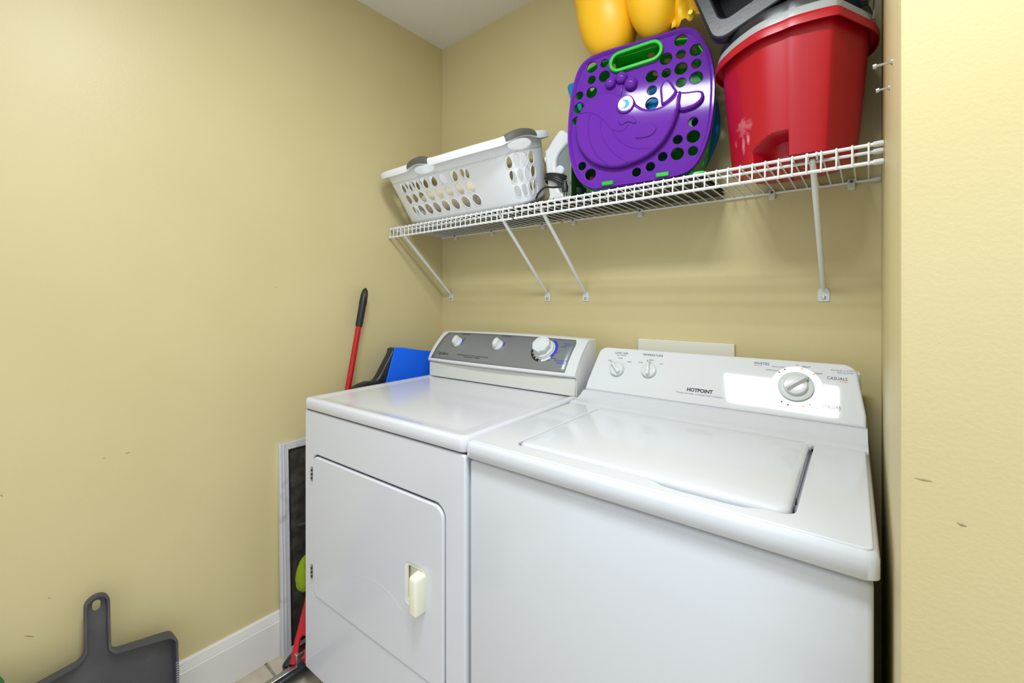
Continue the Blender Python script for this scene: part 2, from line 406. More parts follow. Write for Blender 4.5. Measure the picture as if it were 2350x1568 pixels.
# top: shallow dished lid with raised edge
b = BM()
def toplid(bm, x0, x1, y0, y1, z0, z1, r=0.018, dish=0.0035, inset=0.026):
    def ring(d, z, rr): return [(p[0], p[1], z) for p in rrect(x0+d, x1-d, y0+d, y1-d, max(rr-d, 0.006), 7)]
    loft(bm, [ring(0.002, z0, r), ring(0, z0+0.003, r), ring(0, z1-0.009, r), ring(0.0025, z1-0.0028, r), ring(0.0075, z1, r), ring(inset-0.006, z1-0.0006, r+0.02), ring(inset+0.004, z1-dish, r+0.02), ring(inset+0.03, z1-dish, r+0.04)], True, True, True)
toplid(b, X0-0.001, X1+0.0015, -0.004, 0.625, 0.8945, 0.928); obj('top', b, m_enamel_d, DR, angle=40)
for x in (0.03, 0.635):
    for y in (0.06, 0.57):
        b = BM(); tube(b, [(x, y, 0.0), (x, y, 0.012), (x, y, 0.013), (x, y, 0.082)], [0.022, 0.022, 0.009, 0.009], 14); obj('foot', b, m_black, DR)
# console
CW = 0.674
def bow(x): return 1-((x-0.337)/0.337)**2
def SD(x, v, h):        # sloping face of the dryer console: x along, v up the slope, h out of it
    y = 0.505+v*0.6764; z = 1.0+v*0.7365
    bulge = 0.006*math.sin(min(max(v/0.135, 0), 1)*math.pi)
    hh = h+bulge
    return (x, y-0.010*bow(x)-hh*0.7365, z+hh*0.6764+0.006*bow(x)*(v/0.135))
b = BM(); rings = []
NX = 25
for i in range(NX):
    x = 0.001+(CW-0.001)*i/(NX-1); bo = bow(x); e = i in (0, NX-1)
    pr = [(0.518, 0.9275), (0.516, 0.984), (0.506-0.010*bo, 0.988), (0.5025-0.010*bo, 0.993)]
    ring = [(x, y, z) for y, z in pr]
    for k in range(9): ring.append(SD(x, 0.1315*k/8, 0))
    tp = SD(x, 0.1315, 0)
    ring += [(x, tp[1]+0.007, tp[2]+0.0045), (x, tp[1]+0.016, tp[2]+0.006), (x, 0.655, tp[2]+0.004), (x, 0.655, 0.9275)]
    rings.append(ring)
loft(b, rings, True, True, True)
es = [e for e in b.edges if len(e.link_faces) == 2 and abs(e.verts[0].co.x-e.verts[1].co.x) < 1e-5 and any(len(f.verts) > 6 for f in e.link_faces) and min(v.co.z for v in e.verts) > 0.95]
bmesh.ops.bevel(b, geom=es, offset=0.005, segments=3, profile=0.5, affect='EDGES')
CON = obj('console', b, m_plastic, DR, angle=30)
b = BM(); box(b, 0.004, CW-0.003, 0.509, 0.53, 0.9275, 0.9845, 0.003, 1)
obj('console_apron', b, m_bone, DR)
# grey fascia
b = BM(); NV = 10; NU = 30; grid = []
for j in range(NV+1):
    v = 0.001+0.1305*j/NV
    xl = 0.0185+0.008*(j/NV); xr = 0.6375+0.003*(j/NV)
    if j == NV: xl += 0.010; xr -= 0.008
    elif j == NV-1: xl += 0.003; xr -= 0.002
    grid.append([b.verts.new(SD(xl+(xr-xl)*i/NU, v, 0.0009)) for i in range(NU+1)])
for j in range(NV):
    for i in range(NU): b.faces.new((grid[j][i], grid[j][i+1], grid[j+1][i+1], grid[j+1][i]))
fas = obj('fascia', b, m_grey, DR); solidify(fas, 0.0007)
def dtxt(s, x, v, size, m, **k): obj('lettering', text_mesh(s, size, lambda a, c, h: SD(x+a, v+c, h+0.0012), **k), m, fas, smooth=False)
dtxt('Frigidaire', 0.0727, 0.0255, 0.0195, m_inkb, shear=0.45, sx=0.92)
dtxt('COMMERCIAL HEAVY DUTY  AUTOMATIC DRYER', 0.235, 0.0262, 0.0066, m_inkb, sx=1.08)
dtxt('EXTRA CAPACITY  TUMBLE', 0.235, 0.0195, 0.0066, m_inkb, sx=1.0)
dtxt('TEMPERATURE', 0.143, 0.1235, 0.0068, m_inkb)
dtxt('CYCLE SIGNAL', 0.348, 0.1238, 0.0068, m_inkb)
dtxt('LOW', 0.100, 0.096, 0.0048, m_inkb); dtxt('HIGH', 0.152, 0.101, 0.0048, m_inkb); dtxt('MEDIUM', 0.152, 0.093, 0.0048, m_inkb); dtxt('ON', 0.360, 0.093, 0.005, m_inkb)
dtxt('TIMED DRY', 0.490, 0.1020, 0.006, m_blueink); dtxt('AUTOMATIC', 0.612, 0.1105, 0.0062, m_blueink); dtxt('REGULAR', 0.614, 0.1035, 0.0058, m_blueink)
dtxt('LESS DRY', 0.600, 0.0965, 0.0048, m_inkb); dtxt('OFF', 0.585, 0.071, 0.0048, m_inkb)
dtxt('NORMAL', 0.582, 0.0475, 0.0052, m_inkb); dtxt('MORE DRY', 0.560, 0.0385, 0.005, m_inkb); dtxt('AUTOMATIC', 0.612, 0.0405, 0.0088, m_blueink); dtxt('WHITES', 0.6125, 0.0325, 0.0088, m_blueink)
def arc(x, v, r0, r1, a0, a1, m, n=16):
    me = plate([[(r1*math.cos(math.radians(a0+(a1-a0)*k/n)), r1*math.sin(math.radians(a0+(a1-a0)*k/n))) for k in range(n+1)] +
                [(r0*math.cos(math.radians(a1-(a1-a0)*k/n)), r0*math.sin(math.radians(a1-(a1-a0)*k/n))) for k in range(n+1)]], 0.0003)
    obj('dial_marking', remap(me, lambda a, c, h: SD(x+a, v+c, h+0.0014)), m, fas, smooth=False)
DXC, DVC = 0.534, 0.0790
arc(DXC, DVC, 0.040, 0.0495, -38, 62, m_blueink); arc(DXC, DVC, 0.040, 0.0495, 165, 262, m_black); arc(DXC, DVC, 0.040, 0.0475, 276, 322, m_plastic)
for a in (185, 205, 225, 245):
    arc(DXC, DVC, 0.0405, 0.044, a-2, a+2, m_plastic, 3)
arc(0.126, 0.0800, 0.0222, 0.0275, -20, 30, m_blueink, 8); arc(0.334, 0.0800, 0.0222, 0.0275, -5, 30, m_blueink, 8)
def dknob(x, v, k=1.0):
    f = lambda a, c, h: SD(x+a, v+c, h)
    b = BM(); lathe(b, [(0.0215*k, 0.0012), (0.0215*k, 0.006), (0.0195*k, 0.009), (0.012*k, 0.0105)], 28, f); kn = obj('knob', b, m_plastic, DR)
    b = BM(); rings = []
    for h, sx, sy in ((0.006, 1.0, 1.0), (0.014, 0.86, 1.0), (0.022, 0.70, 0.96), (0.027, 0.58, 0.86), (0.0285, 0.42, 0.62)):
        rings.append([f(0.0150*k*sx*math.cos(2*math.pi*q/24)*(1+0.15*math.sin(2*math.pi*q/24)), 0.0195*k*sy*math.sin(2*math.pi*q/24), h) for q in range(24)])
    loft(b, rings, True, False, True); obj('grip', b, m_plastic, kn)
    b = BM(); lathe(b, [(0.0052*k, 0.0270), (0.0052*k, 0.0292), (0.004*k, 0.0296)], 16, lambda a, c, h: f(a, c+0.007*k, h), 1.0, 0.75); obj('indicator', b, m_knobring, kn)
dknob(0.126, 0.0800); dknob(0.334, 0.0800)
f = lambda a, c, h: SD(DXC+a, DVC+c, h)
b = BM(); lathe(b, [(0.0395, 0.0012), (0.0395, 0.0035)], 40, f); dl = obj('timer_dial', b, m_knobring, DR)
b = BM(); lathe(b, [(0.037, 0.003), (0.0375, 0.008), (0.036, 0.0115), (0.026, 0.013)], 40, f); obj('skirt', b, m_plastic, dl)
b = BM(); rings = []
for h, r, w in ((0.010, 0.027, 0.0), (0.020, 0.0285, 0.02), (0.023, 0.031, 0.045), (0.033, 0.031, 0.045), (0.035, 0.0295, 0.03)):
    rings.append([f(r*(1+w*math.cos(8*2*math.pi*q/48))*math.cos(2*math.pi*q/48), r*(1+w*math.cos(8*2*math.pi*q/48))*math.sin(2*math.pi*q/48), h) for q in range(48)])
loft(b, rings, True, False, True); obj('fluted_grip', b, m_knobring, dl)
b = BM(); lathe(b, [(0.0225, 0.0348), (0.022, 0.0366), (0.018, 0.0372)], 32, f); obj('cap', b, m_plastic, dl)

# ------------------------------------------------------------------ washer
WA = thing('washing_machine', 'white top-loading washer with white console, right of the dryer', 'washer', (0.906, -0.735, 0), (0, 0, math.radians(1.2)))
WX = 0.700
b = BM(); box(b, 0.004, WX-0.006, 0.012, 0.64, 0.03, 0.879, 0.007, 3); obj('cabinet', b, m_enamel, WA)
m_gapshade = mat('tan_gap_shade', (168, 163, 146), 0.7)  # tan colour stands in for the shadow gap under the deck rim
b = BM(); box(b, 0.008, WX-0.010, 0.017, 0.63, 0.874, 0.892); obj('gap_shade_strip', b, m_gapshade, WA)
LX0, LX1, LY0, LY1 = 0.1075, 0.6015, 0.050, 0.437
# deck: rim, top with lid opening, ramp up to the console
b = BM()
def dring(d, z, r): return [(p[0], p[1], z) for p in rrect(0+d, WX-d, 0+d, 0.60-d, [r, r, 0.004, 0.004], 7)]
loft(b, [dring(0.004, 0.886, 0.014), dring(0.0, 0.890, 0.014), dring(0.0, 0.912, 0.014), dring(0.003, 0.9205, 0.014), dring(0.0085, 0.9245, 0.014)], True, True, False)
obj('deck_rim', b, m_enamel, WA, angle=45)
notch = [(0.385, LY0-0.004), (0.405, LY0-0.007), (0.425, LY0-0.0165), (0.45, LY0-0.0195), (0.52, LY0-0.0195), (0.545, LY0-0.0165), (0.562, LY0-0.008), (0.575, LY0-0.0045)]
hole = rrect(LX0-0.0035, LX1+0.0065, LY0-0.004, LY1+0.004, (0.022, 0.022, 0.012, 0.012), 6)
# splice the finger notch into the front edge of the opening
front = [p for p in hole]
idx = max(i for i, p in enumerate(front[:8]) if p[0] < 0.3)
hole2 = front[:idx+1]+notch+front[idx+1:]
me = plate([rrect(0.006, WX-0.006, 0.006, 0.53, (0.012, 0.012, 0.004, 0.004), 6), hole2], 0.012, 0.0028, 3)
remap(me, lambda x, y, z: (x, y, 0.9255+z)); obj('deck', me, m_enamel, WA)
b = BM(); loft(b, [[(x, y, z) for y, z in ((0.448, 0.9140), (0.448, 0.9250), (0.458, 0.9285), (0.475, 0.9292), (0.492, 0.931), (0.512, 0.938), (0.526, 0.9465), (0.534, 0.9495), (0.66, 0.9495), (0.66, 0.914))] for x in (0.0015, 0.006, WX-0.007, WX-0.0025)], True, True, True)
obj('deck_riser', b, m_enamel, WA, angle=50)
b = BM(); box(b, LX0-0.02, LX1+0.03, LY0-0.03, LY1+0.02, 0.902, 0.9065); obj('lid_well', b, m_enamel, WA)
b = BM()
def lring(d, z): return [(p[0], p[1], z) for p in rrect(LX0+d, LX1-d, LY0+d, LY1-d, (0.020, 0.022, 0.010, 0.010), 6)]
loft(b, [lring(0.001, 0.909), lring(0, 0.910), lring(0.0, 0.9195), lring(0.002, 0.9255), lring(0.006, 0.9282), lring(0.014, 0.9292), lring(0.05, 0.9292)], True, True, True)
LID = obj('lid', b, m_enamel, WA, angle=45)
for x in (LX0+0.004, LX1-0.004):
    b = BM(); box(b, x-0.004, x+0.006, LY1-0.016, LY1-0.004, 0.914, 0.9255, 0.002, 1); obj('lid_hinge', b, m_plastic, LID)
for y in (0.10, 0.135):
    b = BM(); box(b, LX1-0.0005, LX1+0.0012, y, y+0.008, 0.907, 0.915); obj('bumper', b, m_hand, LID)
# console
V = (0.0, 0.53, 0.848)
def SW(x, v, h): return (x, 0.541+v*0.530-h*0.848, 0.9505+v*0.848+h*0.530)
top = 0.1535
outl = [(0.001, 0.0015), (WX-0.004, 0.0015), (WX-0.004, 0.03)]
for k in range(9):
    t_ = math.radians(4+82*k/8); outl.append((WX-0.018-0.030+0.030*math.cos(t_), top-0.030+0.030*math.sin(t_)))
for k in range(9):
    t_ = math.radians(94+82*k/8); outl.append((0.015+0.026+0.026*math.cos(t_), top-0.026+0.026*math.sin(t_)))
outl.append((0.002, 0.03))
me = plate([outl], 0.055, 0.006, 4); remap(me, SW); WC = obj('console', me, mat('glossy_console_plastic', (213, 216, 220), 0.05, spec=0.3), WA, angle=40)
b = BM(); box(b, 0.01, WX-0.012, 0.63, 0.668, 0.949, 1.06, 0.004, 1); obj('console_back', b, m_bone, WA)
b = BM(); box(b, 0.004, WX-0.006, 0.546, 0.60, 0.9485, 0.954); obj('console_seam', b, m_dark, WA)
def wtxt(s, x, v, size, m, **k): obj('lettering', text_mesh(s, size, lambda a, c, h: SW(x+a, v+c, h+0.0003), **k), m, WC, smooth=False)
wtxt('LOAD SIZE', 0.0943, 0.1345, 0.0090, m_ink); wtxt('Super Capacity', 0.0952, 0.1275, 0.0056, m_inkg)
wtxt('SMALL', 0.0632, 0.1062, 0.0048, m_ink); wtxt('LARGE', 0.0942, 0.1171, 0.0048, m_ink); wtxt('SUPER', 0.1262, 0.1067, 0.0048, m_ink)
wtxt('TEMPERATURE', 0.194, 0.1357, 0.0096, m_ink)
wtxt('COLD', 0.1621, 0.1088, 0.0048, m_ink); wtxt('WARM', 0.1936, 0.1195, 0.0048, m_ink); wtxt('HOT', 0.2257, 0.1098, 0.0048, m_ink)
wtxt('HOTPOINT', 0.3426, 0.0405, 0.0142, m_inkb, bold=0.0005, sx=0.92)
wtxt('9 Clothes Care Cycles - 2 Wash/Spin Speed Combinations', 0.3432, 0.0293, 0.0056, m_inkg, sx=0.92)
wtxt('WHITES', 0.4837, 0.1365, 0.0105, m_ink, sx=0.95); wtxt('REGULAR', 0.4752, 0.1300, 0.0042, m_inko)
wtxt('DRAIN & SPIN', 0.5215, 0.1310, 0.0046, m_inkg); wtxt('RINSE & SOAK', 0.5090, 0.1205, 0.0046, m_inkg)
wtxt('OFF', 0.5620, 0.1405, 0.0048, m_inko); wtxt('HEAVY', 0.5807, 0.1372, 0.0058, m_ink); wtxt('LIGHT', 0.6064, 0.1218, 0.0058, m_ink)
wtxt('Pull Knob to START', 0.6530, 0.1345, 0.0054, m_inkg); wtxt('Push to STOP', 0.6585, 0.1288, 0.0054, m_inkg)
wtxt('CASUALS', 0.6427, 0.1130, 0.0105, m_ink, sx=0.9); wtxt('PULSED', 0.6551, 0.1062, 0.0046, m_inko)
wtxt('COLORS', 0.6322, 0.0402, 0.0105, m_ink, sx=0.9); wtxt('REGULAR', 0.6410, 0.0334, 0.0042, m_inko)
wtxt('DRAIN & SPIN', 0.5205, 0.0335, 0.0046, m_inkg); wtxt('RINSE & SOAK', 0.5342, 0.0257, 0.0046, m_ink)
wtxt('LIGHT', 0.5853, 0.0247, 0.0058, m_ink); wtxt('HEAVY', 0.6014, 0.0332, 0.0058, m_ink); wtxt('OFF', 0.5144, 0.0416, 0.0048, m_inko)
for x, v, m in ((0.5362, 0.1256, m_ink), (0.5246, 0.1166, m_ink), (0.573, 0.1307, m_orange), (0.5969, 0.1186, m_orange), (0.5345, 0.0387, m_ink), (0.5479, 0.0328, m_ink), (0.5797, 0.0335, m_orange), (0.5919, 0.0394, m_orange)):
    b = BM(); lathe(b, [(0.0019, 0.0), (0.0019, 0.0005)], 12, lambda a, c, h: SW(x+a, v+c, h)); obj('marker_dot', b, m, WC)
def wring(x, v, r0, r1, m):
    me = plate([circ(x, v, r1, 40), circ(x, v, r0, 40)], 0.0004); obj('printed_ring', remap(me, lambda a, c, h: SW(a, c, h+0.0004)), m, WC, smooth=False)
def wknob(x, v, ang):
    wring(x, v, 0.0212, 0.0318, m_knobring)
    f = lambda a, c, h: SW(x+a, v+c, h)
    for a0 in (50, 90, 130):
        b = BM(); lathe(b, [(0.0022, 0), (0.0022, 0.0006)], 10, lambda a, c, h: f(a+0.0328*math.cos(math.radians(a0)), c+0.0328*math.sin(math.radians(a0)), h)); obj('stop_dot', b, m_knobring, WC)
    b = BM(); lathe(b, [(0.0205, 0.001), (0.0218, 0.002), (0.0214, 0.008), (0.0195, 0.0105), (0.012, 0.0115)], 36, f); kn = obj('knob', b, m_plastic, WA)
    ca, sa = math.cos(ang), math.sin(ang)
    g = lambda a, c, h: f(a*ca-c*sa, a*sa+c*ca, h)
    b = BM(); box(b, -0.017, 0.029, -0.0048, 0.0048, 0.004, 0.0215, 0.0018, 2)
    for q in b.verts:
        k = 1.0 if q.co.z < 0.012 else 0.8
        q.co = Vector(g(q.co.x, q.co.y*k*(1.15 if q.co.x < 0 else 0.9), q.co.z))
    obj('pointer', b, m_plastic, kn)
    b = BM(); box(b, 0.021, 0.027, -0.0008, 0.0008, 0.0214, 0.0218)
    for q in b.verts: q.co = Vector(g(*q.co))
    obj('pointer_mark', b, m_ink, kn)
wknob(0.0945, 0.0760, math.radians(134)); wknob(0.1940, 0.0830, math.radians(98))
DX, DV = 0.562, 0.0815
wring(DX, DV, 0.0372, 0.0545, mat('faint_grey_print', (220, 224, 226), 0.3))
f = lambda a, c, h: SW(DX+a, DV+c, h)
b = BM(); lathe(b, [(0.034, 0.002), (0.0375, 0.003), (0.0375, 0.005), (0.035, 0.0065), (0.025, 0.0075)], 48, f); dl = obj('cycle_dial', b, m_knobring, WA)
b = BM(); lathe(b, [(0.0255, 0.006), (0.0262, 0.008), (0.0255, 0.0145), (0.0235, 0.017), (0.015, 0.018)], 40, f); obj('hub', b, m_plastic, dl)
ca, sa = math.cos(math.radians(40)), math.sin(math.radians(40))
b = BM(); box(b, -0.022, 0.0265, -0.0058, 0.0058, 0.012, 0.030, 0.003, 2)
for q in b.verts:
    k = 0.62 if q.co.z > 0.022 else 1.25
    x_, y_, z_ = q.co.x, q.co.y*k, q.co.z; q.co = Vector(f(x_*ca-y_*sa, x_*sa+y_*ca, z_))
obj('grip', b, m_plastic, dl)
me = plate([[(0.0265, -0.0052), (0.0345, 0.0), (0.0265, 0.0052)]], 0.006, 0.0008)
obj('arrow', remap(me, lambda a, c, h: f(a*ca-c*sa, a*sa+c*ca, h+0.017)), mat('slate_arrow', (140, 156, 178), 0.4), dl)

# ------------------------------------------------------------------ dark slats lying along the shelf
t = thing('window_blind', 'stack of dark window blind slats lying flat along the wire shelf', 'blind', (0.66, -0.145, ZS+0.0024))
for k in range(7):
    b = BM(); dx = random.uniform(-0.007, 0.007); dy = random.uniform(-0.006, 0.006)
    box(b, -0.60+dx, 0.605+dx, -0.080+dy, 0.125+dy, k*0.0026, k*0.0026+0.0021, 0.0006, 1); obj('slat', b, m_slat, t)
ZB = ZS+0.0024+7*0.0026

# ------------------------------------------------------------------ laundry basket
BK = thing('laundry_basket', 'white plastic laundry basket with grey grips, tipped forward on the shelf', 'basket', (0.383, -0.188, 1.572), (0, 0, 0))
BK.rotation_mode = 'XYZ'; BK.rotation_euler = (0.378, 0.0, 0.029)
BH = 0.229; NB = 4.35
def spow(c, e): return math.copysign(abs(c)**e, c)
def bring(A, z, extra=0.0):
    t_ = 1-z/BH
    a = 0.330-0.014*t_+extra; bf = 0.132-0.072*t_+extra; bb = 0.172-0.052*t_+extra
    if z < 0.02:
        q = (1-z/0.02)**2*0.02; a -= q; bf -= q; bb -= q
    c, s = math.cos(A), math.sin(A); r = (abs(c)**NB+abs(s)**NB)**(-1/NB)
    return (c*r*a, s*r*(bf if s < 0 else bb))
# arc-length table on the mid ring
NT = 1440; tab = [(-math.pi+2*math.pi*k/NT) for k in range(NT+1)]; acc = [0.0]
for k in range(NT):
    p = bring(tab[k], 0.115); q = bring(tab[k+1], 0.115); acc.append(acc[-1]+math.hypot(p[0]-q[0], p[1]-q[1]))
PER = acc[-1]
def ang_of(u):
    u = u % PER; lo, hi = 0, NT
    while hi-lo > 1:
        md = (lo+hi)//2
        if acc[md] <= u: lo = md
        else: hi = md
    w = (u-acc[lo])/max(acc[hi]-acc[lo], 1e-9); return tab[lo]+(tab[hi]-tab[lo])*w
def u_of_x_front(x):
    best = min((abs(bring(tab[k], 0.115)[0]-x), acc[k]) for k in range(NT//2+1) if bring(tab[k], 0.115)[1] < -0.05); return best[1]
def u_of_y_right(y):
    best = min((abs(bring(tab[k], 0.115)[1]-y), acc[k]) for k in range(NT+1) if bring(tab[k], 0.115)[0] > 0.26); return best[1]
def bmap(u, z, l):
    A = ang_of(u); x, y = bring(A, z, l); return (x, y, z)
uf = [u_of_x_front(x) for x in (-0.225, -0.188, -0.142, -0.094, -0.045, 0.008, 0.062, 0.120)]
ur = [u_of_y_right(y) for y in (-0.075, -0.059, -0.034, 0.008)]
def edges(us, half): return [us[0]-half]+[(a+c)/2 for a, c in zip(us, us[1:])]+[us[-1]+half]
E1 = edges(uf, 0.022); E2 = edges(ur, 0.015)
nmid = 4; mid = [E1[-1]+(E2[0]-E1[-1])*k/nmid for k in range(1, nmid)]
restn = 26; rest0, rest1 = E2[-1], E1[0]+PER
rest = [rest0+(rest1-rest0)*k/restn for k in range(1, restn+1)]
U = E1+mid+E2+rest
VZ = [0.0, 0.006, 0.014, 0.031, 0.0815, 0.1305, 0.180, 0.2235]
holes = {}
for i in range(8):
    for j, rr in ((3, 1), (4, 1), (5, 1)):
        w = (U[i+1]-U[i]); holes[(i, j)] = (min(0.0178, w*0.40), 0.0212)
i2 = len(E1)-1+nmid
for i in range(i2, i2+4):
    for j in (3, 4, 5): w = (U[i+1]-U[i]); holes[(i, j)] = (min(0.0178, w*0.40), 0.0212)
i3 = i2+4
for i in range(i3+2, i3+restn-2):
    if i-i3 in (5, 6, 16, 17): continue
    for j in (3, 4, 5): w = (U[i+1]-U[i]); holes[(i, j)] = (min(0.0178, w*0.40), 0.0212)
# merge cells below the grips into finger openings: handled on a separate upper band
b = BM(); perf_grid(b, bmap, U, VZ[:-1], holes, m=5)
uh = [u_of_x_front(-0.056), u_of_y_right(-0.030)]
UB = []
for c_ in uh: UB += [c_-0.062, c_+0.062]
UB = [UB[0], UB[1]]+[UB[1]+(UB[2]-UB[1])*k/8 for k in range(1, 8)]+[UB[2], UB[3]]+[UB[3]+(UB[0]+PER-UB[3])*k/40 for k in range(1, 41)]
hb = {(0, 0): (0.054, 0.0165, uh[0], 0.2035), (9, 0): (0.047, 0.0165, uh[1], 0.2035)}
perf_grid(b, bmap, UB, [0.180, 0.2235], hb, m=8)
# floor of the basket
bot = [b.verts.new((bring(2*math.pi*k/96, 0.0)[0], bring(2*math.pi*k/96, 0.0)[1], 0.0)) for k in range(96)]
b.faces.new(bot)
sh = obj('shell', b, m_basket, BK, angle=50); solidify(sh, 0.0026)
def bump(u):
    d = 0
    for c_ in uh:
        dd = abs(((u-c_+PER/2) % PER)-PER/2); d = max(d, 0.5+0.5*math.cos(min(dd/0.075, 1)*math.pi))
    return d
b = BM(); rings = []
for k in range(260):
    u = PER*k/260; A = ang_of(u); lift = 0.011*bump(u)
    pr = [(-0.002, 0.2205), (0.001, 0.231), (0.008, 0.2345), (0.016, 0.2325), (0.0205, 0.225), (0.0215, 0.209+lift*0.3), (0.0195, 0.2085+lift*0.3), (0.0175, 0.223), (0.010, 0.2285), (0.002, 0.2225)]
    rings.append([(*bring(A, 0.225, e), z+lift) for e, z in pr])
rings.append(rings[0]); loft(b, rings, True); bmesh.ops.remove_doubles(b, verts=b.verts, dist=0.00005)
obj('rim', b, m_basket, BK, angle=40)
for c_ in uh:
    b = BM(); rings = []
    for k in range(25):
        s_ = -1+2*k/24; u = c_+0.052*s_; A = ang_of(u); lift = 0.011*bump(u); th = 0.0035*(1-abs(s_)**6)+0.0004
        pr = [(-0.002, 0.229), (0.001-th*0.3, 0.231+th), (0.008, 0.2345+th), (0.016+th*0.5, 0.2325+th), (0.0205+th, 0.225), (0.0216+th, 0.2155), (0.012, 0.222), (0.004, 0.226)]
        rings.append([(*bring(A, 0.225, e), z+lift) for e, z in pr])
    loft(b, rings, True, True, True); obj('grip', b, m_hand, BK, angle=50)
# laundry inside the basket
b = BM(); bmesh.ops.create_icosphere(b, subdivisions=4, radius=1.0)
for v in b.verts:
    p = v.co.copy(); n_ = 0.10*math.sin(7*p.x+2*p.y)+0.07*math.sin(9*p.y+5*p.z)+0.05*math.sin(14*p.x-6*p.z)
    v.co = Vector((p.x*(1+n_)*0.22-0.06, p.y*(1+n_)*0.060+0.01, 0.073+p.z*(1+n_)*0.058))
lc = obj('laundry_bundle', b, m_cloth); lc.matrix_world = Matrix.Translation((0.383, -0.188, 1.572)) @ Matrix.Rotation(0.029, 4, 'Z') @ Matrix.Rotation(0.378, 4, 'X')
tag(lc, 'crumpled cream cloth seen through the holes of the white laundry basket', 'laundry')

# ------------------------------------------------------------------ steam iron
IR = thing('steam_iron', 'white and grey clothes iron standing on its heel with a black cord', 'iron', (0.80, -0.19, ZB))
zi = ZB-1.566
outer = [(0.821, 1.796), (0.796, 1.783), (0.770, 1.754), (0.757, 1.739), (0.755, 1.715), (0.759, 1.681), (0.762, 1.651), (0.771, 1.595), (0.777, 1.572), (0.817, 1.567), (0.860, 1.567), (0.852, 1.575)]
inner = [(0.831, 1.585), (0.812, 1.601), (0.801, 1.638), (0.797, 1.674), (0.799, 1.703), (0.815, 1.726), (0.850, 1.752), (0.856, 1.765)]
def iloc(L): return [(x-0.80, z-1.566) for x, z in L]
me = plate([[(p.x, p.y) for p in catmull([(x, z, 0) for x, z in iloc(outer+inner)], 5)]], 0.052, 0.010, 4)
remap(me, frontmap(-0.026)); obj('handle_shell', me, m_plastic, IR, angle=50)
me = plate([[(p.x, p.y) for p in catmull([(x, z, 0) for x, z in iloc([(0.800, 1.574), (0.806, 1.62), (0.800, 1.67), (0.806, 1.712), (0.845, 1.750), (0.862, 1.778), (0.868, 1.72), (0.870, 1.64), (0.868, 1.572)])], 5)]], 0.042, 0.008, 3)
remap(me, frontmap(-0.021)); obj('water_tank', me, m_irong, IR, angle=50)
me = plate([[(0.068, 0.004), (0.073, 0.004), (0.073, 0.205), (0.068, 0.212)]], 0.095, 0.001); remap(me, frontmap(-0.0475)); obj('sole_plate', me, m_steel, IR)
for (x, z, r, h) in ((0.762, 1.737, 0.008, 0.012), (0.762, 1.712, 0.013, 0.013)):
    b = BM(); lathe(b, [(r, 0), (r, h*0.7), (r*0.8, h), (r*0.3, h)], 20, lambda a, c, hh: (x-0.80-hh*0.8, a-0.012, z-1.566+c+hh*0.2)); obj('button', b, m_plastic, IR)
b = BM(); lathe(b, [(0.017, 0), (0.017, 0.006), (0.014, 0.009), (0.005, 0.010)], 28, lambda a, c, h: (0.814-0.80+a, -0.0205-h, 1.663-1.566+c)); obj('temperature_dial', b, m_plastic, IR)
b = BM(); lathe(b, [(0.008, 0), (0.008, 0.006), (0.004, 0.008)], 20, lambda a, c, h: (0.786-0.80+a, -0.0255-h, 0.012+c)); obj('cord_socket', b, m_plastic, IR)
cord = []
for k in range(160):
    a = 2*math.pi*k/26; lx = 0.046*math.cos(a)*(1+0.08*math.sin(k*0.31))
    cord.append((-0.004+lx, -0.040*math.sin(a)*(1+0.10*math.sin(k*0.23)), 0.088-0.42*lx-k*0.00020+0.006*math.sin(k*0.47)))
b = BM(); tube(b, cord, 0.0032, 7); CO = obj('cord', b, m_black, IR)
b = BM(); tube(b, catmull([(-0.030, -0.094, 0.000), (-0.012, -0.10, 0.016), (0.012, -0.102, 0.028), (0.045, -0.10, 0.023), (0.078, -0.098, 0.022), (0.083, -0.096, 0.030), (0.070, -0.075, 0.042), (0.040, -0.042, 0.056)], 6, False), 0.0034, 7); obj('cord', b, m_black, IR)
b = BM(); tube(b, [(0.086, -0.104, 0.036), (0.086, -0.104, 0.026), (0.086, -0.104, 0.018), (0.086, -0.104, 0.002)], [0.0045, 0.007, 0.010, 0.009], 14); pl = obj('plug', b, m_black, IR)
for dx in (-0.004, 0.004):
    b = BM(); box(b, 0.086+dx-0.0008, 0.086+dx+0.0008, -0.107, -0.101, -0.012, 0.003); obj('prong', b, m_steel, pl)

# ------------------------------------------------------------------ purple and green crate
CR = thing('toy_crate', 'purple and green children\'s crate with a raised whale on its lid', 'crate', (1.10, -0.222, ZB), (math.radians(-4), 0, math.radians(10)))
CR.scale = (1, 1, 1.022)
OUT = [(-0.2299, 0.2068), (-0.227, 0.2614), (-0.2178, 0.3282), (-0.1996, 0.3819), (-0.171, 0.4062), (-0.1224, 0.4150), (-0.02, 0.4165), (0.0733, 0.4178), (0.1079, 0.4164), (0.136, 0.4017), (0.1552, 0.372), (0.1715, 0.3348), (0.1809, 0.291), (0.1849, 0.2431), (0.1822, 0.1733), (0.1715, 0.1079), (0.1525, 0.055), (0.1276, 0.023), (0.0907, 0.0101), (0.0011, 0.0062), (-0.1122, 0.0054), (-0.1465, 0.0064), (-0.1816, 0.0278), (-0.2032, 0.058), (-0.2196, 0.1051), (-0.2288, 0.1583)]
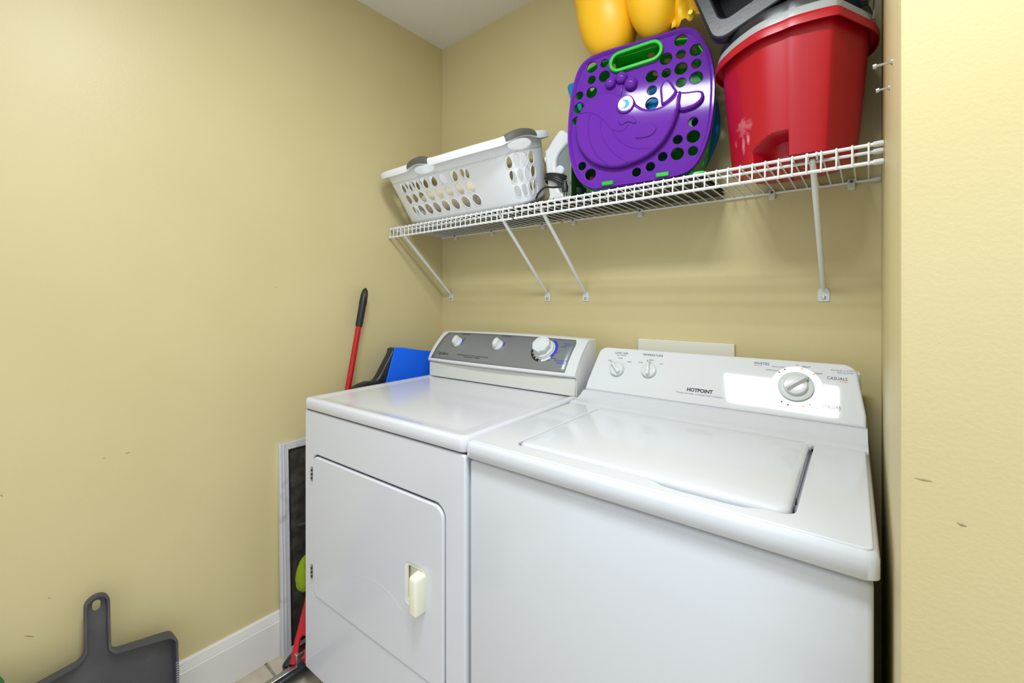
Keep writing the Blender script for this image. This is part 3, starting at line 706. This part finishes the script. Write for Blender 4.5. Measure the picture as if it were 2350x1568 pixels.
HOL = [(-0.1587, 0.3802, 1), (-0.1196, 0.3815, 0), (-0.119, 0.3419, 1), (-0.1587, 0.3409, 0), (-0.158, 0.302, 1), (-0.1974, 0.3015, 0), (-0.1974, 0.2626, 1), (-0.2054, 0.2243, 0), (0.0976, 0.3876, 1), (0.1379, 0.3491, 1), (0.0982, 0.3476, 0), (0.0586, 0.346, 1), (0.0601, 0.3052, 0), (0.0988, 0.3077, 1), (0.1379, 0.3102, 0), (0.0205, 0.3054, 1), (0.0994, 0.2686, 0), (0.1382, 0.2716, 1), (0.0214, 0.2653, 0), (0.0217, 0.2267, 1), (0.1312, 0.1528, 0), (0.1318, 0.1132, 1), (0.0922, 0.112, 0), (0.0916, 0.0731, 1), (0.1312, 0.0743, 0), (0.053, 0.0717, 0), (0.0202, 0.0488, 0), (-0.0182, 0.039, 0), (-0.1827, 0.0812, 0), (-0.1555, 0.0522, 1)]
outs = [(p.x, p.y) for p in catmull([(x, z, 0) for x, z in OUT], 4)]
OC = (-0.0225, 0.211)
def shrink(L, d):
    out = []
    for x, z in L:
        vx, vz = x-OC[0], z-OC[1]; ln = math.hypot(vx, vz); out.append((x-vx/ln*d, z-vz/ln*d))
    return out
def stadium(x0, z0, x1, z1, r, n=10):
    a = math.atan2(z1-z0, x1-x0); out = []
    for k in range(n+1): t_ = a+math.pi/2+math.pi*k/n; out.append((x0+r*math.cos(t_), z0+r*math.sin(t_)))
    for k in range(n+1): t_ = a-math.pi/2+math.pi*k/n; out.append((x1+r*math.cos(t_), z1+r*math.sin(t_)))
    return out
slot = (-0.0722, 0.3700, 0.0211, 0.3752)
hl = [circ(x, z, 0.0168 if q else 0.0126, 22) for x, z, q in HOL]
me = plate([outs, stadium(*slot, 0.026)]+hl, 0.007, 0.0018, 2); remap(me, frontmap(-0.004)); LIDP = obj('lid', me, m_purple, CR, angle=40)
b = BM()
loft(b, [[(x, y, z) for x, z in shrink(outs, d)] for d, y in ((0.012, -0.005), (0.006, -0.011), (0.001, -0.011), (-0.001, -0.006), (-0.001, 0.010), (0.002, 0.011), (0.003, 0.0), (0.010, 0.001))], True)
obj('lid_edge', b, m_purple, LIDP, angle=45)
me = plate([stadium(*slot, 0.0315), stadium(*slot, 0.0205)], 0.014, 0.003, 3); remap(me, frontmap(-0.014)); obj('handle_ring', me, m_green, CR, angle=50)
def relief(name, L, h, bev, m, closed_smooth=True, base=-0.010, parent=LIDP):
    pts = [(p.x, p.y) for p in catmull([(x, z, 0) for x, z in L], 5)] if closed_smooth else L
    me = plate([pts], h, bev, 3); remap(me, frontmap(base-h+0.001)); return obj(name, me, m, parent, angle=50)
WH = [(-0.2014, 0.2013), (-0.196, 0.2275), (-0.1781, 0.2543), (-0.1534, 0.2758), (-0.119, 0.2812), (-0.0854, 0.2728), (-0.0559, 0.2585), (-0.0176, 0.2275), (0.0011, 0.2123), (0.0226, 0.2046), (0.0497, 0.2065), (0.0733, 0.2183), (0.0907, 0.2357), (0.1010, 0.2366), (0.1022, 0.2209), (0.0951, 0.183), (0.0792, 0.1404), (0.0557, 0.1047), (0.0196, 0.0765), (-0.0239, 0.0613), (-0.0689, 0.0552), (-0.1088, 0.0627), (-0.1465, 0.0818), (-0.1745, 0.1114), (-0.1942, 0.1487)]
relief('whale_tail', [(0.0512, 0.2108), (0.0468, 0.2366), (0.0453, 0.2587), (0.0527, 0.2755), (0.0645, 0.2803), (0.0748, 0.2716), (0.0835, 0.2557), (0.0907, 0.2388), (0.0733, 0.2183)], 0.015, 0.007, m_purple, base=-0.003)
relief('whale_tail', [(0.0960, 0.2330), (0.12, 0.2330), (0.1443, 0.2307), (0.1566, 0.2233), (0.1579, 0.2082), (0.147, 0.1943), (0.1248, 0.1857), (0.0965, 0.1888)], 0.015, 0.007, m_purple, base=-0.003)
wb = relief('whale_body', WH, 0.022, 0.010, m_purple, base=-0.003)
for (x, z), r in zip([(-0.098, 0.3125), (-0.065, 0.3200), (-0.0372, 0.2960)], (0.0165, 0.0172, 0.0190)):
    b = BM(); bmesh.ops.create_uvsphere(b, u_segments=20, v_segments=12, radius=r)
    for v in b.verts: v.co = Vector((v.co.x+x, v.co.y*0.8-0.009, v.co.z+z))
    obj('spout_bubble', b, m_purple, LIDP)
relief('spout_stem', [(-0.0825, 0.302), (-0.0600, 0.300), (-0.0657, 0.2640), (-0.0840, 0.2700)], 0.007, 0.002, m_purple, False, base=-0.003)
def disc(name, x, z, r, y0, y1, m, ry=None):
    me = plate([circ(x, z, r, 32, ry)], y0-y1, min(0.003, (y0-y1)/2.2), 3); remap(me, frontmap(y1)); return obj(name, me, m, LIDP, angle=50)
EX, EZ = -0.0478, 0.2300
disc('eye_rim', EX, EZ, 0.0262, -0.005, -0.0295, m_purple)
disc('eye_white', EX, EZ, 0.0205, -0.026, -0.0303, m_eye)
ir = [(EX+0.0005+0.0120*math.cos(math.radians(a)), EZ-0.001+0.0125*math.sin(math.radians(a))) for a in range(-150, 151, 12)]
ir += [(EX-0.0068+0.0090*math.cos(math.radians(a)), EZ-0.0005+0.0098*math.sin(math.radians(a))) for a in range(75, -76, -15)]
me = plate([ir], 0.0006); remap(me, frontmap(-0.0309)); obj('eye_iris', me, m_iris, LIDP)
relief('whale_mouth', [(-0.0657, 0.1813), (-0.0624, 0.1952), (-0.043, 0.1977), (-0.0239, 0.189), (-0.016, 0.1746), (-0.0223, 0.1701), (-0.0366, 0.1771), (-0.0478, 0.1761), (-0.0575, 0.1725)], 0.006, 0.0025, m_purple, base=-0.0225)
relief('whale_fin', [(-0.0176, 0.1288), (0.0050, 0.1560), (0.0135, 0.1641), (0.0287, 0.1595), (0.0393, 0.145), (0.0317, 0.1308), (0.0135, 0.1247)], 0.006, 0.0025, m_purple, base=-0.0225)
for L in ([(-0.187, 0.2352), (-0.1499, 0.2288), (-0.119, 0.2067), (-0.0887, 0.1694), (-0.0624, 0.1288), (-0.0239, 0.1012), (0.0226, 0.0917)],
          [(-0.1506, 0.2282), (-0.1569, 0.2127), (-0.1587, 0.1862), (-0.1499, 0.1376), (-0.1292, 0.0974), (-0.097, 0.0643)],
          [(-0.1173, 0.2047), (-0.1207, 0.1822), (-0.1122, 0.1442), (-0.0821, 0.0996), (-0.0398, 0.0637)],
          [(-0.087, 0.1675), (-0.0689, 0.1585), (-0.051, 0.1574), (-0.0382, 0.171)]):
    b = BM(); tube(b, catmull([(x, -0.0243, z) for x, z in L], 6, False), 0.0013, 6); obj('whale_line', b, m_purple, LIDP)
for x0, x1, z in ((-0.1156, -0.0821, 0.0150), (0.0378, 0.0719, 0.0185)):
    b = BM(); box(b, x0, x1, -0.016, 0.010, z-0.006, z+0.006, 0.0015, 1); obj('clip', b, m_green, CR)
# green body behind the lid: perforated side wall and back
bo_ = shrink(outs, 0.010); n_ = len(bo_)
cl = [0.0]
for k in range(n_): cl.append(cl[-1]+math.hypot(bo_[k][0]-bo_[(k+1) % n_][0], bo_[k][1]-bo_[(k+1) % n_][1]))
PC = cl[-1]
def cmap(u, v, l):
    u = u % PC; k = max(i for i in range(n_) if cl[i] <= u+1e-9); w = (u-cl[k])/(cl[k+1]-cl[k]); p, q = bo_[k], bo_[(k+1) % n_]
    x = p[0]+(q[0]-p[0])*w; z = p[1]+(q[1]-p[1])*w; t_ = 1-0.06*max(v, 0)/0.13
    return (OC[0]+(x-OC[0])*t_, 0.003+v, 0.002+(z-0.0155)*t_)
NC = 34; UC = [PC*k/NC for k in range(NC+1)]; VC = [0, 0.010, 0.048, 0.086, 0.124, 0.130]
hc = {}
for i in range(NC):
    for j in (1, 2, 3):
        if (i+j) % 9 != 0 and (8 < i < 20 or (i+2*j) % 4 == 0): r_ = 0.0150 if (i+j) % 2 else 0.0115; hc[(i, j)] = (r_, r_)
b = BM(); perf_grid(b, cmap, UC, VC, hc, m=2, lift=0.0)
gb = obj('body', b, m_green, CR, angle=50); solidify(gb, 0.003, 1)
bk = [(OC[0]+(x-OC[0])*0.94, 0.002+(z-0.0155)*0.94) for x, z in bo_]
hl2 = []
for i in range(-4, 4):
    for j in range(-4, 5):
        x, z = -0.0225+0.021+i*0.042, 0.211+j*0.041
        if math.hypot(x-OC[0], z-OC[1]) < 0.178 and (i*2+j) % 3 == 0: hl2.append(circ(x, z, 0.0150 if (i+j) % 2 else 0.0115, 16))
me = plate([bk]+hl2, 0.004, 0.0); remap(me, frontmap(0.131)); obj('back_panel', me, m_green, CR)
for x in (-0.13, 0.13):
    b = BM(); box(b, x-0.03, x+0.03, 0.004, 0.12, 0.0, 0.020 if abs(x) > 0.2 else 0.022, 0.004, 2); obj('foot', b, m_green, CR)
# things inside and behind the crate
b = BM(); tube(b, catmull([(1.02, -0.135, 1.70), (1.06, -0.155, 1.76), (1.13, -0.145, 1.80), (1.16, -0.125, 1.74)], 6, False), [0.030]*19, 14); tag(obj('toy_ring', b, m_blue), 'blue foam toy inside the purple crate, seen through the lid holes', 'toy')
b = BM(); tube(b, catmull([(0.92, -0.20, ZB+0.055), (0.95, -0.19, ZB+0.05), (0.99, -0.185, ZB+0.052)], 5, False), [0.012]*11, 10); tag(obj('toy_stick', b, mat('red_toy_plastic', (170, 24, 16), 0.4)), 'red toy in the bottom left of the purple crate', 'toy')
t = thing('beach_bag', 'bright blue bag standing behind the purple crate, its edges peeking out', 'bag', (1.0, -0.009, ZB))
me = plate([[(p.x, p.y) for p in catmull([(x-1.0, z-1.559, 0) for x, z in ((0.720, 2.040), (0.765, 2.035), (0.80, 1.98), (1.12, 1.93), (1.215, 1.890), (1.249, 1.790), (1.235, 1.690), (1.16, 1.600), (0.95, 1.562), (0.80, 1.75), (0.737, 1.970))], 6)]], 0.014, 0.005, 3)
remap(me, frontmap(-0.007)); obj('panel', me, m_blue, t)

# ------------------------------------------------------------------ yellow inflatable on the crate
IN = thing('inflatable_ring', 'shiny yellow inflatable swim toy lying on top of the purple crate', 'swim toy', (1.05, -0.17, 1.985))
def chamber(cx, cy, cz, ax, ay, az, lean, seed):
    b = BM(); bmesh.ops.create_uvsphere(b, u_segments=48, v_segments=32, radius=1.0)
    for v in b.verts:
        p = v.co.copy(); th = math.atan2(p.y, p.x)
        x = spow(p.x, 0.86)*ax; y = spow(p.y, 0.9)*ay; z = p.z*az
        seam = math.exp(-((abs(p.x)-1.0)/0.06)**2) if abs(p.x) > 0.8 else 0
        w = 0.0016*math.sin(34*math.asin(max(-1, min(1, p.z)))+seed)*math.exp(-((abs(p.x)-0.93)/0.10)**2)
        v.co = Vector((cx+x+lean*z, cy+y-w*3-0.30*max(z, 0), cz+z+w))
    return obj('air_chamber', b, m_yellow, IN)
chamber(-0.088, 0.0, 0.155, 0.094, 0.085, 0.165, -0.10, 0.3)
chamber(0.064, -0.005, 0.150, 0.079, 0.088, 0.150, -0.06, 1.4)
b = BM(); g = [[b.verts.new((0.118+0.080*i/10, -0.02+0.012*math.sin(i*1.1+j*0.5)*(1-i/14), 0.005+0.010*i/10+0.17*j/10+0.006*math.sin(i*1.7))) for j in range(11)] for i in range(11)]
for i in range(10):
    for j in range(10): b.faces.new((g[i][j], g[i+1][j], g[i+1][j+1], g[i][j+1]))
fl_ = obj('flap', b, m_yellow, IN); solidify(fl_, 0.003)
b = BM(); tube(b, [(0.176, -0.022, 0.02), (0.176, -0.036, 0.018), (0.176, -0.040, 0.018)], [0.008, 0.0075, 0.006], 16); obj('valve', b, m_valve, IN)

# ------------------------------------------------------------------ nested buckets
RIMP = [(1.287, -0.202), (1.300, -0.240), (1.327, -0.273), (1.360, -0.303), (1.405, -0.330), (1.452, -0.338), (1.475, -0.341), (1.515, -0.335), (1.543, -0.327), (1.552, -0.318), (1.560, -0.302), (1.583, -0.255), (1.606, -0.205), (1.612, -0.160), (1.600, -0.105), (1.560, -0.062), (1.500, -0.040), (1.420, -0.034), (1.350, -0.052), (1.305, -0.110), (1.290, -0.160)]
BC = (1.453, -0.182)
rim_l = [(p.x-BC[0], p.y-BC[1]) for p in catmull([(x, y, 0) for x, y in RIMP], 10)]
def pail(name, label, cat, z, sc, base, hgt, m, rimh, notch=False):
    t = thing(name, label, cat, (BC[0], BC[1], z))
    b = BM(); rings = []
    def rg(s, zz, q=0.0):
        out = []
        for x, y in rim_l:
            if q:
                th = math.atan2(y, x); w_ = (th+math.pi*0.690)/(math.pi*0.21); d = 0.0
                if 0 < w_ < 1:
                    top_ = 0.026+0.034*math.sqrt(min(w_*1.6, 1.0)); e_ = min(1, max(0, (top_-zz)/0.009)); f_e = min(1, w_/0.12, (1-w_)/0.07)
                    d = e_*f_e*f_e*(3-2*f_e)
                k = s*(1-q*d)
            else: k = s
            out.append((x*k, y*k, zz))
        return out
    N = 84
    rings.append(rg(base*0.90*sc, 0.0, 0.40 if notch else 0.0))
    for k in range(N+1):
        f_ = (k/N)**1.6; zz = 0.006+(hgt-0.006)*f_; s = (base+(0.905-base)*f_)*sc
        q = 0.0
        if notch: q = 0.40 if zz < 0.075 else 0.0
        rings.append(rg(s, zz, q if notch else 0.0))
    rings.append(rg(0.89*sc, hgt)); rings.append(rg((base+(0.905-base)*0.6-0.022)*sc, hgt*0.6)); rings.append(rg((base+0.018)*sc if notch else (base-0.02)*sc, 0.085 if notch else 0.010))
    loft(b, rings, True, True, True); obj('body', b, m, t, angle=30)
    b = BM(); rr = [rg(0.895*sc, hgt-0.004), rg(0.91*sc, hgt+0.004), rg(0.955*sc, hgt+0.0045), rg(0.985*sc, hgt+0.001), rg(1.0*sc, hgt-0.006), rg(1.005*sc, hgt-rimh), rg(0.990*sc, hgt-rimh), rg(0.975*sc, hgt-0.008), rg(0.90*sc, hgt-0.006)]
    loft(b, rr+[rr[0]], True); bmesh.ops.remove_doubles(b, verts=b.verts, dist=0.00005); obj('rim', b, m, t, angle=40)
    return t
RB = pail('mop_bucket', 'red plastic bucket with a dried white splash, at the right end of the shelf', 'bucket', ZS+0.0026, 1.0, 0.76, 0.282, m_redbucket, 0.020, True)
GP = pail('grey_bucket', 'grey plastic bucket nested inside the red one', 'bucket', ZS+0.092, 0.965, 0.70, 0.212, m_pail, 0.019)
BP = pail('black_bucket', 'black plastic bucket nested inside the grey one, with a wire handle', 'bucket', ZS+0.110, 0.93, 0.64, 0.218, m_blackp, 0.022)
b = BM(); tube(b, catmull([(0.146, -0.03, 0.330), (0.150, -0.035, 0.26), (0.150, -0.045, 0.190), (0.146, -0.05, 0.17)], 8, False), 0.0022, 8); obj('handle', b, m_steel, BP)
b = BM(); lathe(b, [(0.024, 0), (0.024, 0.012), (0.018, 0.016)], 20, lambda a, c, h: (0.128+h, a-0.06, 0.225+c)); obj('handle_boss', b, m_blackp, BP)

# black tub lying on its side on top of the buckets
TB = thing('storage_tub', 'black plastic tub lying tilted on its side on the buckets, open side out', 'tub', (1.305, -0.235, 1.845), (math.radians(-4), math.radians(-20), math.radians(2)))
me = plate([rrect(0.0, 0.325, 0.0, 0.34, 0.035, 8), rrect(0.034, 0.29, 0.046, 0.30, 0.02, 6)], 0.030, 0.006, 3); remap(me, frontmap(-0.055)); obj('flange', me, m_tub, TB, angle=50)
b = BM()
def tr(d, y): return [(p[0], y, p[1]) for p in rrect(0.014+d, 0.31-d, 0.020+d, 0.32-d, 0.03, 6)]
loft(b, [tr(0.0, -0.03), tr(0.02, 0.17), tr(0.03, 0.175), tr(0.035, 0.165), tr(0.016, -0.03)], True, False, False)
vb = [b.verts.new(p) for p in tr(0.03, 0.172)]; b.faces.new(vb)
obj('tub_body', b, m_tub, TB, angle=50)
b = BM(); box(b, -0.012, 0.004, -0.045, -0.03, 0.20, 0.30, 0.003, 1); obj('latch', b, m_tub, TB)

# ------------------------------------------------------------------ behind the dryer, along the left wall
def lerp(a, c, t_): return tuple(a[i]+(c[i]-a[i])*t_ for i in range(3))
MP0, MP1 = (0.036, -0.437, 1.282), (0.158, -0.756, 0.035)
MO = thing('roller_mop', 'red-handled mop with a black grip leaning on the left wall', 'mop', MP1)
def rel(p): return tuple(p[i]-MP1[i] for i in range(3))
b = BM(); tube(b, [rel(lerp(MP0, MP1, 0.10)), rel(lerp(MP0, MP1, 0.80))], 0.0105, 18); obj('handle', b, m_red2, MO)
b = BM(); tube(b, [rel(lerp(MP0, MP1, t_)) for t_ in (0.122, 0.118, 0.06, 0.045, 0.040, 0.022, 0.008, 0.0)], [0.0122, 0.0134, 0.0138, 0.0150, 0.0146, 0.0138, 0.0105, 0.003], 20); gr = obj('grip', b, m_black, MO)
b = BM(); c_ = Vector(rel(lerp(MP0, MP1, 0.022)))
box(b, c_.x+0.004, c_.x+0.0155, c_.y-0.0055, c_.y+0.0045, c_.z-0.026, c_.z+0.016, 0.004, 2); obj('hanging_slot', b, m_dark, gr)
me = plate([[(-0.010, 0.34), (0.010, 0.34), (0.014, 0.24), (0.021, 0.14), (0.027, 0.06), (0.029, 0.0), (0.013, 0.0), (0.011, 0.012), (-0.011, 0.012), (-0.013, 0.0), (-0.029, 0.0), (-0.027, 0.06), (-0.021, 0.14), (-0.014, 0.24)], [(-0.009, 0.025), (0.009, 0.025), (0.009, 0.072), (0.005, 0.080), (-0.005, 0.080), (-0.009, 0.072)]], 0.022, 0.005, 3)
d_ = (Vector(MP0)-Vector(MP1)).normalized(); sd = Vector((0.55, 0.83, 0)); sd = (sd-d_*sd.dot(d_)).normalized(); nn = sd.cross(d_)
if nn.y > 0: nn = -nn
remap(me, lambda a, c, h: tuple(sd*a+d_*(c+0.012)+nn*(h+0.011))); obj('fork', me, m_red, MO, angle=50)
hd = Vector((-0.02, -0.99, -0.05)).normalized()
for off, r in ((Vector((-0.014, 0, -0.006)), 0.013), (Vector((0.014, 0, 0.0)), 0.0135)):
    b = BM(); tube(b, [off+hd*-0.07, off+hd*-0.066, off+hd*0.22, off+hd*0.224], [r*0.7, r, r, r*0.7], 16); obj('roller_bar', b, m_blackp, MO)
b = BM(); box(b, -0.010, 0.010, -0.06, 0.20, 0.006, 0.014, 0.002, 1)
for v in b.verts: v.co.y = -v.co.y
obj('clamp_strip', b, m_steel, MO)
b = BM(); box(b, -0.009, 0.009, -0.012, 0.02, 0.010, 0.050, 0.003, 1); obj('clamp', b, m_steel, MO)

# push broom head beside the mop
BH_ = thing('scrub_brush', 'black scrub brush head with orange bristles on the floor beside the mop', 'brush', (0.120, -0.735, 0.0))
b = BM(); bmesh.ops.create_uvsphere(b, u_segments=28, v_segments=14, radius=1)
for v in b.verts: v.co = Vector((v.co.x*0.022-0.01, v.co.y*0.052+0.0, 0.040+v.co.z*0.016+v.co.y*0.012))
obj('head', b, m_blackp, BH_)
b = BM()
for k in range(90):
    x = random.uniform(-0.026, 0.006); y = random.uniform(-0.044, 0.044)
    tube(b, [(x, y, 0.034), (x*1.25-0.002, y*1.15, 0.001)], [0.0011, 0.0008], 4)
bb_ = obj('bristles', b, m_obr, BH_); bb_['kind'] = 'stuff'

# lime duster
DU = thing('duster', 'fluffy lime green duster hanging between the screen and the dryer', 'duster', (0.162, -0.735, 0.28))
b = BM(); bmesh.ops.create_icosphere(b, subdivisions=4, radius=1)
for v in b.verts:
    p = v.co; n_ = 1+0.06*math.sin(17*p.x+9*p.z)*math.sin(13*p.y+11*p.z); taper = 1-0.25*p.z
    v.co = Vector((p.x*0.026*n_*taper, p.y*0.030*n_*taper, 0.055+p.z*0.058*n_))
obj('fleece', b, m_lime, DU)
b = BM(); tube(b, [(0.005, 0.01, 0.10), (0.010, 0.06, 0.30)], 0.006, 10); obj('handle', b, m_black, DU)
b = BM(); tube(b, catmull([(0.085, -0.722, 0.458), (0.088, -0.718, 0.462), (0.120, -0.700, 0.474), (0.17, -0.66, 0.490), (0.185, -0.60, 0.500)], 5, False), [0.003]+[0.006]*20, 10)  # a thin black rod, its use unknown
tag(obj('black_rod', b, m_blackp), 'thin black rod poking out from behind the dryer, across the screen', 'rod')

# window screen leaning on the wall
SC = thing('window_screen', 'aluminium framed dark insect screen leaning on the left wall behind the dryer', 'screen', (0.030, -0.757, 0.0), (0, math.radians(-2.0), 0))
SH, SWD = 0.731, 0.50
def fbar(y0, y1, z0, z1, name):
    b = BM(); box(b, -0.008, 0.010, y0, y1, z0, z1, 0.001, 1); return obj(name, b, m_alum, SC)
fb = fbar(0.0, 0.030, 0.0, SH, 'frame_stile')
for y in (0.004, 0.014):
    b = BM(); tube(b, [(0.010, y, 0.003), (0.010, y, SH-0.004)], 0.0026, 8); obj('ridge', b, m_alum, fb)
fbar(SWD-0.03, SWD, 0.0, SH, 'frame_stile'); fbar(0.030, SWD-0.03, SH-0.024, SH, 'frame_rail'); fbar(0.030, SWD-0.03, 0.0, 0.024, 'frame_rail')
b = BM(); loft(b, [[(0.0085, y, z) for y, z in rrect(0.030, SWD-0.03, 0.024, SH-0.024, 0.003, 2)], [(0.0085, y, z) for y, z in rrect(0.0345, SWD-0.0345, 0.0285, SH-0.0285, 0.003, 2)]], True); sp = obj('gasket', b, m_black, SC); solidify(sp, 0.004)
b = BM(); ny, nz = 24, 60
g = [[b.verts.new((0.002+0.0012*math.sin(0.9*i+0.55*j+1.2*math.sin(0.21*j)), 0.031+(SWD-0.062)*i/ny, 0.025+(SH-0.05)*j/nz)) for j in range(nz+1)] for i in range(ny+1)]
for i in range(ny):
    for j in range(nz): b.faces.new((g[i][j], g[i+1][j], g[i+1][j+1], g[i][j+1]))
obj('mesh', b, m_mesh, SC)

# upside-down angle broom with blue bristles
BR = thing('angle_broom', 'black broom stored head up with blue bristles, behind the dryer', 'broom', (0.085, -0.33, 0.0))
def brm(L): return [(y+0.33, z) for y, z in L]
me = plate([[(p.x, p.y) for p in catmull([(a, c, 0) for a, c in brm([(-0.352, 1.036), (-0.385, 0.985), (-0.430, 0.921), (-0.470, 0.918), (-0.515, 0.905), (-0.535, 0.880), (-0.50, 0.855), (-0.42, 0.850), (-0.385, 0.90), (-0.365, 0.97), (-0.345, 1.030)])], 5)]], 0.040, 0.010, 4)
remap(me, lambda a, c, h: (h+0.02, a, c)); obj('head', me, m_blackp, BR, angle=50)
b = BM(); rings = []
for (y, z0, z1, hw) in ((-0.350, 1.020, 1.036, 0.013), (-0.352, 0.98, 1.0385, 0.015), (-0.33, 0.90, 1.0375, 0.018), (-0.28, 0.80, 1.030, 0.020), (-0.20, 0.78, 1.016, 0.020), (-0.10, 0.78, 0.998, 0.018)):
    rings.append([(-hw, y+0.33, z0), (hw, y+0.33, z0), (hw, y+0.33, z1), (-hw, y+0.33, z1)])
ring_pts = brm([(-0.349, 1.0390), (-0.372, 0.962), (-0.392, 0.900), (-0.402, 0.850), (-0.10, 0.850), (-0.10, 1.000), (-0.22, 1.0190), (-0.30, 1.036)])
me = plate([ring_pts], 0.034, 0.002, 2); remap(me, lambda a, c, h: (h+0.024, a, c)); obj('bristles', me, m_bristle, BR)
b.free()
b = BM(); tube(b, [(0.002, -0.19, 0.87), (0.02, -0.20, 0.02), (0.02, -0.20, 0.0)], [0.012, 0.011, 0.011], 14); obj('handle', b, m_black, BR)

# ------------------------------------------------------------------ dustpan against the left wall
DP = thing('dustpan', 'grey plastic dustpan standing on its lip against the left wall', 'dustpan', (0.080, -1.222, 0.012), (0, math.radians(-5.5), math.radians(0)))
def dpm(x0): return lambda a, c, h: (x0+h, a, c)
HL, HR = -0.024, 0.024
def dp_out(d):
    def arc(cx, cz, r, a0, a1, n=7): return [(cx+r*math.cos(math.radians(a0+(a1-a0)*k/n)), cz+r*math.sin(math.radians(a0+(a1-a0)*k/n))) for k in range(n+1)]
    L = [(-0.160+d, 0.0), (0.160-d, 0.0)]
    L += arc(0.136, 0.258, 0.024-d, 0, 80) + arc(0.044+0.001, 0.319, 0.020+d, 262, 180, 8)
    L += arc(0.0, 0.432, 0.0245-d, 0, 180, 12) + arc(-0.046, 0.331, 0.021+d, 0, -80, 8)
    L += arc(-0.136, 0.275, 0.024-d, 100, 180)
    return L
me = plate([dp_out(0.003), [(p[0]*0.62, 0.427+(p[1])*0.62) for p in stadium(0, -0.008, 0, 0.008, 0.013, 5)]], 0.004, 0.001); remap(me, dpm(0.0)); obj('pan', me, m_pan, DP)
o_ = dp_out(0.0); path = o_[1:]+[o_[0]]
# raised wall following sides, shoulder and handle
b = BM(); rings = []
path_s = []
for (p, q) in zip(path, path[1:]):
    m_ = 6 if math.hypot(p[0]-q[0], p[1]-q[1]) > 0.04 else 1
    path_s += [Vector((p[0]+(q[0]-p[0])*k/m_, p[1]+(q[1]-p[1])*k/m_)) for k in range(m_)]
path_s.append(Vector(path[-1]))
cen = Vector((0.0, 0.15))
def wall_h(z, y): return 0.038 if z < 0.27 and abs(y) > 0.1 else (0.030 if z < 0.30 else 0.016)
outer_ = [(p.x, p.y) for p in path_s]
hs = []
for (y, z) in outer_:
    h = 0.044*min(1, max(0.12, (z+0.02)/0.12)) if z < 0.26 else max(0.016, 0.044-0.028*max(0, (z-0.27)/0.045))
    hs.append(h)
for k in range(3): hs = [hs[0]]+[(hs[i-1]+hs[i]+hs[i+1])/3 for i in range(1, len(hs)-1)]+[hs[-1]]
for i, (y, z) in enumerate(outer_):
    p0 = outer_[max(i-1, 0)]; p1 = outer_[min(i+1, len(outer_)-1)]
    tx, tz = p1[0]-p0[0], p1[1]-p0[1]; ln = math.hypot(tx, tz) or 1; nx, nz = -tz/ln, tx/ln   # inward
    h = hs[i]
    rings.append([(-0.003, y, z), (h-0.001, y, z), (h, y+nx*0.0008, z+nz*0.0008), (h, y+nx*0.0052, z+nz*0.0052), (h-0.0015, y+nx*0.0060, z+nz*0.0060), (h-0.0035, y+nx*0.0042, z+nz*0.0042), (0.0, y+nx*0.0065, z+nz*0.0065), (-0.003, y+nx*0.004, z+nz*0.004)])
loft(b, rings, True, True, True); obj('wall', b, m_pan, DP, angle=40)
b = BM()
for k in range(26):
    z = 0.05+k*0.0062; box(b, 0.042 if z > 0.1 else 0.03, 0.0455, 0.1535, 0.1605, z, z+0.0030)
obj('comb_teeth', b, mat('pale_grey_plastic', (140, 138, 140), 0.4), DP)
# green bin just entering the frame at the bottom left
t = thing('waste_bin', 'dark green plastic bin, only its rim showing at the bottom left edge', 'bin', (0.115, -1.484, 0.0))
b = BM(); lathe(b, [(0.068, 0.0), (0.070, 0.004), (0.098, 0.380), (0.095, 0.380), (0.067, 0.008)], 40); obj('body', b, mat('dark_green_plastic', (0, 92, 60), 0.4), t)
b = BM(); tube(b, [(0.100*math.cos(2*math.pi*k/40), 0.100*math.sin(2*math.pi*k/40), 0.382) for k in range(40)], 0.0055, 8, False, True); obj('rim', b, MATS['dark_green_plastic'], t)
